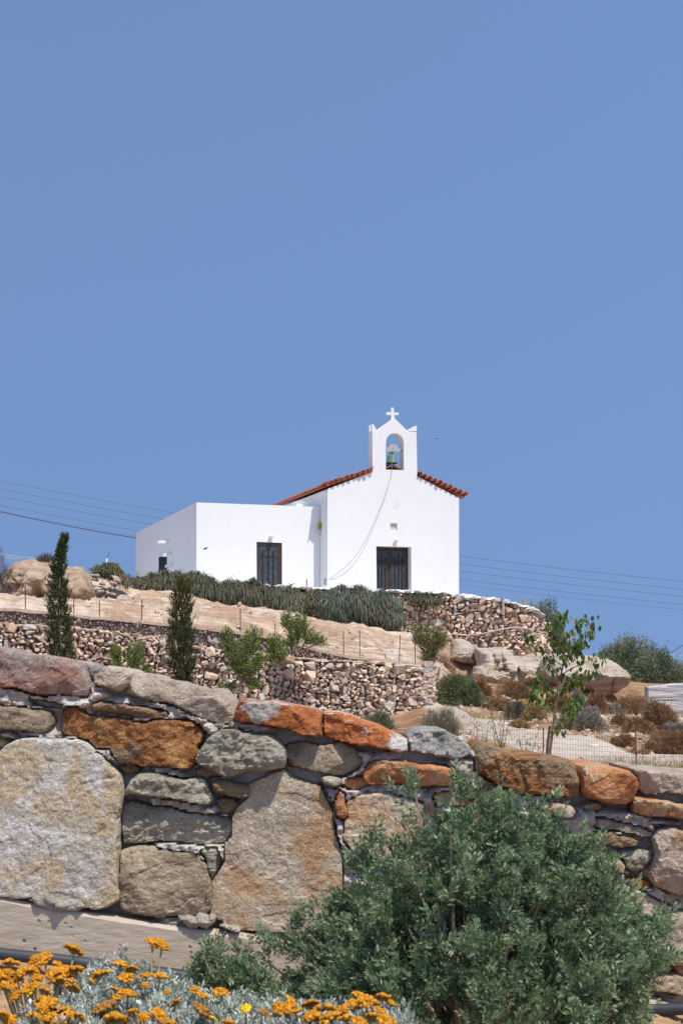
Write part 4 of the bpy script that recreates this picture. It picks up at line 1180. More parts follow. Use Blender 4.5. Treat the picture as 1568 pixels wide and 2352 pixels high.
def cypress(label, px, top, base, wd_, Y, seed, prof, warm=0.0):
    rng = np.random.default_rng(seed); s = Y / F; x0 = (px - CX) * s
    zt, zb = (YH - top) * s, (YH - base) * s; H = zt - zb; R0 = wd_ * s / 2
    root = empty('cypress', (x0, Y, zb)); tag(root, label, 'tree', 'young cypresses before the long wall')
    mb = MB(); zz_ = np.linspace(0, 1, 12); mb.tube(np.c_[x0 + .1 * R0 * np.sin(zz_ * 7), np.full(12, Y), zb - .15 + zz_ * (H + .1)], .035 * (1 - zz_) + .006, 6); mb.build('trunk', M['bark'], root)
    n = 900; Pl, Al, Tl, Gl = [], [], [], []
    for k in range(n):
        t = rng.random() ** 1.05; r = R0 * np.interp(t, prof[0], prof[1]) * (.86 + .35 * fbm(np.array([[t * 9, k * .002, seed]]), 2, seed)[0])
        ang = rng.uniform(0, 2 * np.pi); q = rng.random() ** .5
        r = max(r, .01); cx = x0 + .1 * R0 * math.sin(t * 7) + np.interp(t, [0, .8, .9, 1], [0, 0, .25, .8]) * R0 * warmx
        b = np.array([cx + math.cos(ang) * r * q, Y + math.sin(ang) * r * q, zb + t * H])
        ax = nrm(np.array([math.cos(ang) * .45, math.sin(ang) * .45, 1.0]) + rng.normal(0, .18, 3))
        L = (.11 + .10 * rng.random()) * (1.0 if t < .8 else .7)
        m = 26; v = rng.random(m); P = b + ax * (L * v)[:, None] + rng.normal(0, .009, (m, 3))
        A = nrm(ax + rng.normal(0, .55, (m, 3)) + [0, 0, .25])
        Pl.append(P); Al.append(A); Tl.append(np.full(m, t)); Gl.append(np.full(m, rng.normal()))
    P, A, t, g_ = np.vstack(Pl), np.vstack(Al), np.concatenate(Tl), np.concatenate(Gl)
    V, T = kites(P, A, rng.uniform(.028, .055, len(P)), rng.uniform(.01, .02, len(P)), rng)
    c = np.array((.052, .076, .030)) * np.exp(g_ * .33 + rng.normal(0, .25, len(P)))[:, None]
    wm = (np.clip(rng.normal(0, .35, len(P)) + warm * sstep(.55, .95, t), 0, 1))[:, None]
    C = np.repeat(c * (1 - wm) + np.array((.17, .145, .055)) * wm, 4, 0)
    obj('crown', V, T, M['leaf'], root, False, C)
warmx = .35
cypress('slender dark cypress with a wispy tip before the sandstone crag', 137, 1236, 1640, 66, 27.5, 401, ([0,.3,.5,.62,.7,.76,.83,.88,.95,1], [.9,.95,1.0,.92,.75,.45,.62,.35,.22,.12]), .15)
warmx = 0.0
cypress('stout cypress with a yellowing top before the middle of the long wall', 418, 1338, 1680, 56, 26.5, 402, ([0,.3,.6,.88,.96,1], [.95,.98,1.0,.95,.8,.5]), .75)

def leafy(label, name, px, base, Y, stems, ca, cb, seed, LL=(.035, .07), WW=(.012, .022), nl=24, bark='pale_bark', group=None, cat='shrub', trunk=None, droop=0.0, dens=1.0, stem_r=.018, kite_mid=.45):
    """stems: crown lobes in photo measure (cx, cy, rx, ry, twigs)"""
    rng = np.random.default_rng(seed); s = Y / F
    c = np.array([(px - CX) * s, Y, (YH - base) * s])
    root = empty(name, tuple(c)); tag(root, label, cat, group)
    mb = MB(); Pl, Al, Gl = [], [], []
    tr = c if trunk is None else w(*trunk, Y)
    if trunk is not None:
        k = np.linspace(0, 1, 8)[:, None]; mb.tube(c - [0, 0, .1] + (tr - c + [0, 0, .1]) * k + .01 * np.c_[np.sin(k[:, 0] * 9), np.cos(k[:, 0] * 7), 0 * k[:, 0]], np.linspace(stem_r * 1.5, stem_r, 8), 7)
    for (cx, cy, rx, ry, n) in stems:
        o = w(cx, cy, Y); a, h = rx * s, ry * s
        for k in range(int(n)):
            D = nrm(rng.normal(size=3)); tip = o + D * [a, a * .8, h] * rng.random() ** .35
            st = tr + (o - tr) * rng.uniform(.1, .8) + rng.normal(0, .02, 3)
            mid = (st + tip) / 2 + [0, 0, -.03] + rng.normal(0, .02, 3)
            tt = np.linspace(0, 1, 6)[:, None]; cur = st * (1 - tt) ** 2 + 2 * mid * tt * (1 - tt) + tip * tt ** 2
            if k % 3 == 0: mb.tube(cur, np.linspace(stem_r * .45, .003, 6), 4, None, False)
            ax = nrm(tip - mid); g_ = rng.normal(0, .2)
            m = max(3, int(nl * dens)); v = rng.random(m) ** .8; L = .16 + .1 * rng.random()
            P = tip - ax * (L * (1 - v))[:, None] + rng.normal(0, .012, (m, 3))
            A = nrm(ax * .7 + rng.normal(0, .7, (m, 3)) + [0, 0, .2 - droop])
            Pl.append(P); Al.append(A); Gl.append(np.full(m, g_))
        if n >= 6:
            tt = np.linspace(0, 1, 7)[:, None]; mid = (tr + o) / 2 + rng.normal(0, .03, 3)
            mb.tube(tr * (1 - tt) ** 2 + 2 * mid * tt * (1 - tt) + o * tt ** 2, np.linspace(stem_r, stem_r * .35, 7), 5, None, False)
    mb.build('trunk' if cat == 'tree' else 'branches', M[bark], root)
    P, A, g_ = np.vstack(Pl), np.vstack(Al), np.concatenate(Gl)
    V, T = kites(P, A, rng.uniform(*LL, len(P)), rng.uniform(*WW, len(P)), rng, .2, kite_mid)
    t = np.clip(.5 + g_ + rng.normal(0, .3, len(P)), 0, 1)[:, None]
    C = np.repeat((np.array(ca) * (1 - t) + np.array(cb) * t) * np.exp(rng.normal(0, .22, (len(P), 1))), 4, 0)
    obj('crown' if cat == 'tree' else 'foliage', V, T, M['leaf'], root, False, C)
    return root
OL = ((.11, .16, .04), (.29, .345, .11))
leafy('green bush with two tufts before the wall between the cypresses', 'shrub', 292, 1600, 29.5, [(265,1505,20,32,60),(312,1500,24,36,80),(330,1535,18,14,24),(290,1545,40,18,40)], *OL, 411)
leafy('bright green bush on a bare stem right of the second cypress', 'shrub', 553, 1620, 29.0,
      [(520,1462,18,30,55),(548,1500,36,34,110),(582,1465,26,34,70),(560,1530,44,26,80),(600,1515,24,30,46),(588,1570,20,22,40),(520,1580,24,16,24)], *OL, 412, trunk=(552,1555), stem_r=.03)
leafy('small green bush leaning between the bright bush and the fence posts', 'shrub', 640, 1545, 31.0, [(628,1470,18,24,40),(645,1495,20,24,40),(618,1500,14,18,24)], *OL, 413)
leafy('green bush in front of the rock bank below the hanging plants', 'shrub', 680, 1500, 34.3, [(658,1418,18,26,50),(690,1432,26,30,90),(720,1458,28,18,55),(668,1460,26,20,50),(745,1470,14,14,14)], *OL, 414)
leafy('yellowing leafy bush near the right end of the mesh fence', 'shrub', 985, 1545, 36.6, [(960,1452,26,26,60),(990,1470,34,34,120),(1015,1460,20,26,50),(985,1505,30,18,50)], (.10,.11,.03), (.26,.25,.09), 415)

# thin weeds by the track fence
for k, (lab, px, base, sp_, tops) in enumerate((
    ('tall thin yellow flowered weed behind the mesh fence left of the sapling', 1150, 1745, 30, [(1122,1600),(1130,1640),(1150,1655),(1170,1650),(1165,1610),(1140,1690)]),
    ('thin branching weed left of the tall yellow one', 1100, 1740, 26, [(1082,1680),(1095,1660),(1108,1690),(1120,1670)]),
    ('sparse straggling weed by the sapling trunk', 1215, 1750, 36, [(1190,1690),(1210,1700),(1235,1680),(1240,1715)]))):
    rng = np.random.default_rng(430 + k); Y = 23.2; mb = MB(); P, A = [], []
    for (tx_, ty) in tops:
        a = w(px + rng.normal(0, 4), base + 20, Y); b = w(tx_, ty, Y); tt = np.linspace(0, 1, 9)[:, None]
        mid = (a + b) / 2 + rng.normal(0, .05, 3); cur = a * (1 - tt) ** 2 + 2 * mid * tt * (1 - tt) + b * tt ** 2
        mb.tube(cur, np.linspace(.008, .003, 9), 4, None, False)
        for j in range(26):
            q = cur[rng.integers(3, 9)] ; dq = rng.normal(0, .06, 3); e = q + dq
            mb.tube([q, e], .002, 3, None, False); P.append(e); A.append(nrm(dq) + rng.normal(0, .4, 3))
            P.append(e + rng.normal(0, .015, 3)); A.append(rng.normal(0, 1, 3))
    root = empty('weed', tuple(w(px, base, Y))); tag(root, lab, 'weed', 'thin weeds by the track')
    mb.build('stems', m_plain('weed_stem', (.22, .17, .09), .9), root)
    P, A = np.array(P), np.array(A); V, T = kites(P, A, rng.uniform(.02, .045, len(P)), rng.uniform(.01, .02, len(P)), rng)
    obj('leaves', V, T, M['leaf'], root, False, leafcol(len(P), rng, (.12, .13, .04), (.38, .34, .08)))
# dry grass along the front fence and on the bank
rng = np.random.default_rng(440); n = 13000
px = rng.uniform(980, 1750, n); Y = rng.uniform(22.2, 24.6, n); X = (px - CX) / F * Y
k = rng.random(n) < .62
Y[k] = rng.uniform(30, 48, k.sum()); px[k] = rng.uniform(1030, 1640, k.sum()); X[k] = (px[k] - CX) / F * Y[k]
k3 = rng.random(n) < .12; Y[k3] = rng.uniform(7, 23, k3.sum()); px[k3] = rng.uniform(-300, 1900, k3.sum()); X[k3] = (px[k3] - CX) / F * Y[k3] * 1.5
k2 = rng.random(n) < .10; Y[k2] = rng.uniform(36.5, 56, k2.sum()); px[k2] = rng.uniform(0, 980, k2.sum()); X[k2] = (px[k2] - CX) / F * Y[k2]
P = np.c_[X, Y, ground_z(X, Y)]; keep = fbm(np.c_[X * .8, Y * .8, 0 * X], 3, 9) > -.12; P = P[keep]
V, Qd = strands(P, np.c_[rng.normal(0, .35, len(P)), rng.normal(0, .35, len(P)), np.ones(len(P))], rng.uniform(.08, .32, len(P)), rng.uniform(.006, .014, len(P)), rng, .5, 3)
c = leafcol(len(P), rng, (.20, .17, .08), (.46, .35, .18), .2, 8)
tag(obj('dry_grass', V, Qd, M['dry'], None, False, c, origin=np.zeros(3)), kind='stuff')

# sapling with large drooping leaves
Y = 22.0; rng = np.random.default_rng(451); s = Y / F
root = empty('sapling', tuple(w(1258, 1790, Y))); tag(root, 'slim young tree with big drooping green leaves beside the track', 'tree')
tk = np.array([w(1257,1800,Y), w(1262,1735,Y), w(1266,1700,Y), w(1272,1650,Y), w(1277,1600,Y), w(1286,1560,Y), w(1294,1520,Y), w(1296,1480,Y), w(1290,1440,Y), w(1292,1416,Y)])
mb = MB(); mb.tube(tk, [.026,.023,.02,.018,.016,.014,.012,.009,.007,.004], 8)
br = [((1268,1680),(1300,1640,1335,1605)), ((1278,1600),(1240,1590,1222,1570)), ((1284,1570),(1330,1560,1370,1545)), ((1288,1550),(1340,1520,1385,1505)), ((1292,1530),(1250,1500,1210,1460)),
      ((1292,1530),(1330,1490,1355,1452)), ((1296,1500),(1330,1470,1365,1436)), ((1294,1470),(1320,1440,1340,1420)), ((1292,1450),(1280,1430,1285,1412)), ((1276,1620),(1240,1610,1215,1600)),
      ((1280,1590),(1310,1570,1330,1560)), ((1268,1690),(1290,1670,1312,1640)), ((1286,1560),(1262,1530,1250,1500)), ((1296,1500),(1270,1470,1262,1440)), ((1280,1595),(1250,1570,1236,1545)), ((1296,1510),(1312,1500,1325,1480)),((1284,1575),(1300,1600,1318,1625))]
curves = [tk[4:]]
for (a, (mx, my, ex, ey)) in br:
    oy = rng.normal(0, .22); a_, m_, e_ = w(*a, Y), w(mx, my, Y + oy * .5), w(ex, ey, Y + oy); tt = np.linspace(0, 1, 9)[:, None]
    cur = a_ * (1 - tt) ** 2 + 2 * m_ * tt * (1 - tt) + e_ * tt ** 2; curves.append(cur); mb.tube(cur, np.linspace(.009, .003, 9), 5, None, False)
mb.build('trunk', M['bark'], root)
Vl, Fl, Cl, nn = [], [], [], 0
for cur in curves:
    for j in range(30 if cur is curves[0] else 25):
        u = rng.uniform(.25, 1) if j > 5 else 1.0; i = min(int(u * (len(cur) - 1)), len(cur) - 2); f_ = u * (len(cur) - 1) - i
        p = cur[i] * (1 - f_) + cur[i + 1] * f_ + rng.normal(0, .05, 3)
        D = nrm(np.array([rng.normal(0, .35), rng.normal(0, .35), -1])); L = rng.uniform(.08, .14); W_ = L * rng.uniform(.5, .68)
        S = nrm(np.cross(D, nrm(rng.normal(size=3)))); N = np.cross(S, D)
        q = [p, p + D * L * .3 + S * W_ * .5 + N * .012, p + D * L * .6 + S * W_ * .38 + N * .02, p + D * L + N * .015, p + D * L * .6 - S * W_ * .38 + N * .02, p + D * L * .3 - S * W_ * .5 + N * .012, p + D * L * .5]
        Vl += q; Fl += [(nn, nn+1, nn+6), (nn+1, nn+2, nn+6), (nn+2, nn+3, nn+6), (nn+3, nn+4, nn+6), (nn+4, nn+5, nn+6), (nn+5, nn, nn+6)]; nn += 7
        t = rng.random(); c = np.array((.05, .10, .022)) * (1 - t) + np.array((.15, .24, .055)) * t
        if rng.random() < .08: c = np.array((.42, .36, .04))
        Cl += [c] * 7
obj('crown', np.array(Vl), np.array(Fl), M['leaf'], root, False, np.array(Cl))
# stake tied to the sapling
mb = MB(); mb.tube([w(1249, 1790, Y - .06), w(1262, 1668, Y - .05)], .022, 7)
mb.build('stake', M['rust'], None)
o = bpy.data.objects['stake']; tag(o, 'brown stake standing against the sapling trunk', 'stake')

# ================================================================ wires, posts, small things
def wire(label, pts, Y, r, grp, mat='cable', name='power_line', cat='wire'):
    pts = np.array(pts, float); cf = np.polyfit(pts[:, 0], pts[:, 1], min(2, len(pts) - 1)); x = np.linspace(pts[0, 0], pts[-1, 0], 40)
    mb = MB(); mb.tube(np.array([w(a, np.polyval(cf, a), Y) for a in x]), r, 5)
    tag(mb.build(name, M[mat], None, True), label, cat, grp)
GW = 'power lines passing behind the chapel'
for lab, a, b, c, d, r in (('topmost of the power lines behind the chapel', 1105, (401,1179), 1277, 1335, .0115), ('second power line from the top behind the chapel', 1123.5, (373,1192), 1295.4, 1353, .0115),
                        ('middle power line of those behind the chapel', 1141, (349,1205), 1311.7, 1369.5, .0115), ('fourth power line from the top behind the chapel', 1161, (320,1220), 1331, 1387, .0115),
                        ('lowest and faintest of the power lines behind the chapel', 1176, (310,1231), 1342.4, 1401, .008)):
    wire(lab, [(-300, a - 62), (0, a), b, (1055, c), (1568, d), (1900, d + 30)], 125, r, GW)
pts = np.array([w(x, y, Yy) for x, y, Yy in ((-200,1128,88),(0,1176,86),(179,1213,84),(313,1237,82),(420,1250,80))]); mb = MB()
d = along(pts[:, :2]); t = np.linspace(0, d[-1], 40); cv_ = np.c_[np.interp(t, d, pts[:, 0]), np.interp(t, d, pts[:, 1]), np.interp(t, d, pts[:, 2])]
for _ in range(30): cv_[1:-1] = (cv_[:-2] + 2 * cv_[1:-1] + cv_[2:]) / 4
mb.tube(cv_, .024, 5); tag(mb.build('service_cable', M['cable']), 'dark thick cable sagging toward the back of the annex', 'cable')
wire('upper pale fence wire strung across the sky at the left edge', [(-60,1268),(88,1283)], 58, .012, 'pale strung wires', 'pale_wire', 'strung_wire')
wire('lower pale fence wire strung beside the crag at the left edge', [(-60,1276),(50,1284)], 58, .012, 'pale strung wires', 'pale_wire', 'strung_wire')
wire('upper pale wire strung above the dark bushes at the right edge', [(1400,1500),(1480,1502),(1568,1506),(1700,1511)], 70, .012, 'pale strung wires', 'pale_wire', 'strung_wire')
wire('lower pale wire touching the dark bush tops at the right edge', [(1480,1520),(1568,1525),(1700,1532)], 70, .010, 'pale strung wires', 'pale_wire', 'strung_wire')
wire('dark cable climbing steeply past the right edge', [(1500,1524),(1568,1482),(1640,1437)], 90, .02, None, name='service_cable', cat='cable')
def rod(name, label, cat, x0, y0, x1, y1, Y, r, mat, cap=None):
    mb = MB(); mb.tube([w(x0, y0, Y), w(x1, y1, Y)], r, 8); 
    if cap: 
        p = w(x1, y1, Y); mb.lathe(p, [(0, .06), (r * 1.25, .05), (r * 1.25, -.03), (0, -.03)], 8)
    tag(mb.build(name, M[mat]), label, cat)
rod('pipe', 'short grey pipe with a dark cap on the white terrace edge', 'pipe', 1155, 1410, 1155, 1374, 61.6, .05, 'grey_paint', 1)
rod('post', 'short wooden post at the end of the terrace edge', 'post', 1204, 1400, 1204, 1377, 64.2, .11, 'pale_bark')
rod('pipe', 'thin dark pipe standing before the annex near its corner with the chapel', 'pipe', 704, 1356, 704, 1334, 64.2, .022, 'rust', 1)
rod('pole', 'thin white pole with a whip aerial left of the annex', 'pole', 245, 1305, 245, 1283, 62, .05, 'white')
rod('aerial', 'thin whip aerial slanting up from the white pole', 'aerial', 245, 1284, 252, 1268, 62, .01, 'cable')
hp = [(1560,1398),]
pts = []
for x, y in ((600,700),(640,706),(740,716),(830,710),(920,698),(1000,678),(1060,664),(1120,652),(1190,640),(1260,638),(1320,648),(1375,662),(1400,645),(1412,600)):
    px, py = cM(x, y); k = (px - CX) / F; yy = 61.8
    for _ in range(12): yy = np.interp(k * yy, TW[:, 0], TW[:, 1]) 
    yy -= .34; pts.append(w(px, py, yy))
pts = np.array(pts); mb = MB(); d = along(pts[:, [0, 2]]); t = np.linspace(0, d[-1], 60); cv_ = np.c_[[np.interp(t, d, pts[:, k]) for k in range(3)]].T
for _ in range(3): cv_[1:-1] = (cv_[:-2] + 2 * cv_[1:-1] + cv_[2:]) / 4
mb.tube(cv_, .032, 6); tag(mb.build('hose', M['hose'], None, True), 'pale hose snaking across the face of the retaining wall', 'hose')

def bird(label, px, py, span, Y, tilt):
    s = span / F * Y / 2; mb = MB(); c = w(px, py, Y)
    V = []
    for sg in (-1, 1):
        b = np.array([(0, -.16, 0), (0, .16, 0), (sg * .5, -.05, .10), (sg * .5, .2, .10), (sg * 1.0, .18, .02), (0, -.16, -.05), (0, .16, -.05), (sg * .5, -.05, .07), (sg * .5, .2, .07)]) * s
        mb.add(b @ rotm(0, tilt, 0).T + c, [(4, 2, 3), (4, 8, 7), (4, 7, 2), (4, 3, 8)], [(0, 1, 3, 2), (5, 7, 8, 6), (0, 2, 7, 5), (1, 6, 8, 3)])
    wings = mb
    root = empty('bird', tuple(c)); tag(root, label, 'bird', 'birds flying right of the bell gable')
    m2 = MB(); t = np.linspace(0, 1, 9); m2.tube(np.c_[np.zeros(9), (t - .45) * .9 * s, -.02 * s + 0 * t] + c, np.array([.02,.07,.1,.12,.12,.1,.08,.05,.06]) * s, 8); m2.build('body', M['iron'], root, True)
    wings.build('wings', M['iron'], root)
bird('higher bird gliding right of the bell gable', 1003, 1007.5, 16, 90, .05)
bird('lower and smaller bird gliding right of the bell gable', 990, 1038, 9, 95, -.2)
# insect passing close by
c = w(472, 1260, 7.0); root = empty('insect', tuple(c)); tag(root, 'dark flying insect blurred before the annex front', 'insect')
t = np.linspace(0, 1, 9); ax = nrm(np.array([.85, -.3, .3])); mb = MB(); mb.tube(c + np.outer((t - .5) * .024, ax), np.array([.001,.0035,.0045,.0035,.0025,.004,.0045,.003,.001]), 8); mb.build('body', M['black'], root, True)
for sg in (-1, 1):
    m2 = MB(); P = np.array([[0, 0, 0]]); V, T = kites(c[None] + [0, 0, .003], nrm(np.array([[-.4, sg * .8, .5]])), .014, .006, RNG); m2.add(V, T); m2.build('wing', M['pale_wire'], root)
# ================================================================ the near stone wall
WY0 = 5.0
fw = empty('stone_wall', (0, WY0 + .2, -1.2)); tag(fw, 'near mortared wall of big rough grey, brown and rust orange stones', 'stone wall')
S_ = {
 'purple': m_stone('purple_schist', ((.24, .185, .155), (.40, .325, .285), (.49, .42, .38)), 5, ((.30, .15, .11), (.42, .25, .19)), 4, (.45, .56), .014),
 'beige': m_stone('beige_gneiss', ((0.360, 0.283, 0.217), (0.552, 0.454, 0.353), (0.660, 0.566, 0.456)), 8, ((0.480, 0.283, 0.160), (0.600, 0.389, 0.228)), 4, (.58, .7), .014),
 'tan': m_stone('tan_stone', ((0.288, 0.224, 0.148), (0.456, 0.366, 0.251), (0.576, 0.472, 0.342)), 7, None, 4, (.5, .6), .016),
 'brown': m_stone('brown_stone', ((0.204, 0.136, 0.074), (0.348, 0.242, 0.142), (0.456, 0.330, 0.205)), 9, None, 4, (.5, .6), .016, (.5, 1, 2.6)),
 'orange': m_stone('rust_orange_stone', ((.20, .085, .04), (.44, .20, .075), (.56, .32, .14)), 9, ((.28, .18, .105), (.44, .33, .21)), 4.5, (.47, .58), .018, speck=.5),
 'greygreen': m_stone('grey_green_schist', ((0.264, 0.236, 0.177), (0.444, 0.413, 0.319), (0.552, 0.519, 0.422)), 7, None, 4, (.5, .6), .016, (.6, 1, 2.4)),
 'slab': m_stone('grey_slab', ((.40, .37, .32), (.56, .535, .48), (.66, .645, .60)), 13, ((.46, .355, .22), (.60, .49, .33)), 5.0, (.42, .60), .008, (1, 1, 1), .45),
 'warm': m_stone('warm_slab', ((.42, .36, .28), (.58, .485, .36), (.66, .57, .44)), 12, ((.50, .31, .16), (.62, .43, .25)), 4.5, (.44, .60), .010, (1, 1, 1), .45),
 'grey': m_stone('dark_grey_stone', ((.24, .225, .20), (.40, .385, .35), (.53, .51, .47)), 9, ((.36, .20, .11), (.48, .31, .19)), 4, (.60, .68), .014),
 'cap': m_stone('rust_faced_stone', ((0.480, 0.448, 0.399), (0.624, 0.590, 0.536), (0.720, 0.684, 0.627)), 9, ((0.432, 0.118, 0.040), (0.576, 0.224, 0.080)), 5.0, (.42, .47), .012),
 'rust': m_stone('brick_orange_stone', ((0.408, 0.153, 0.063), (0.564, 0.260, 0.114), (0.636, 0.366, 0.205)), 8, ((0.528, 0.389, 0.239), (0.624, 0.496, 0.342)), 4.2, (.56, .64), .012),
}
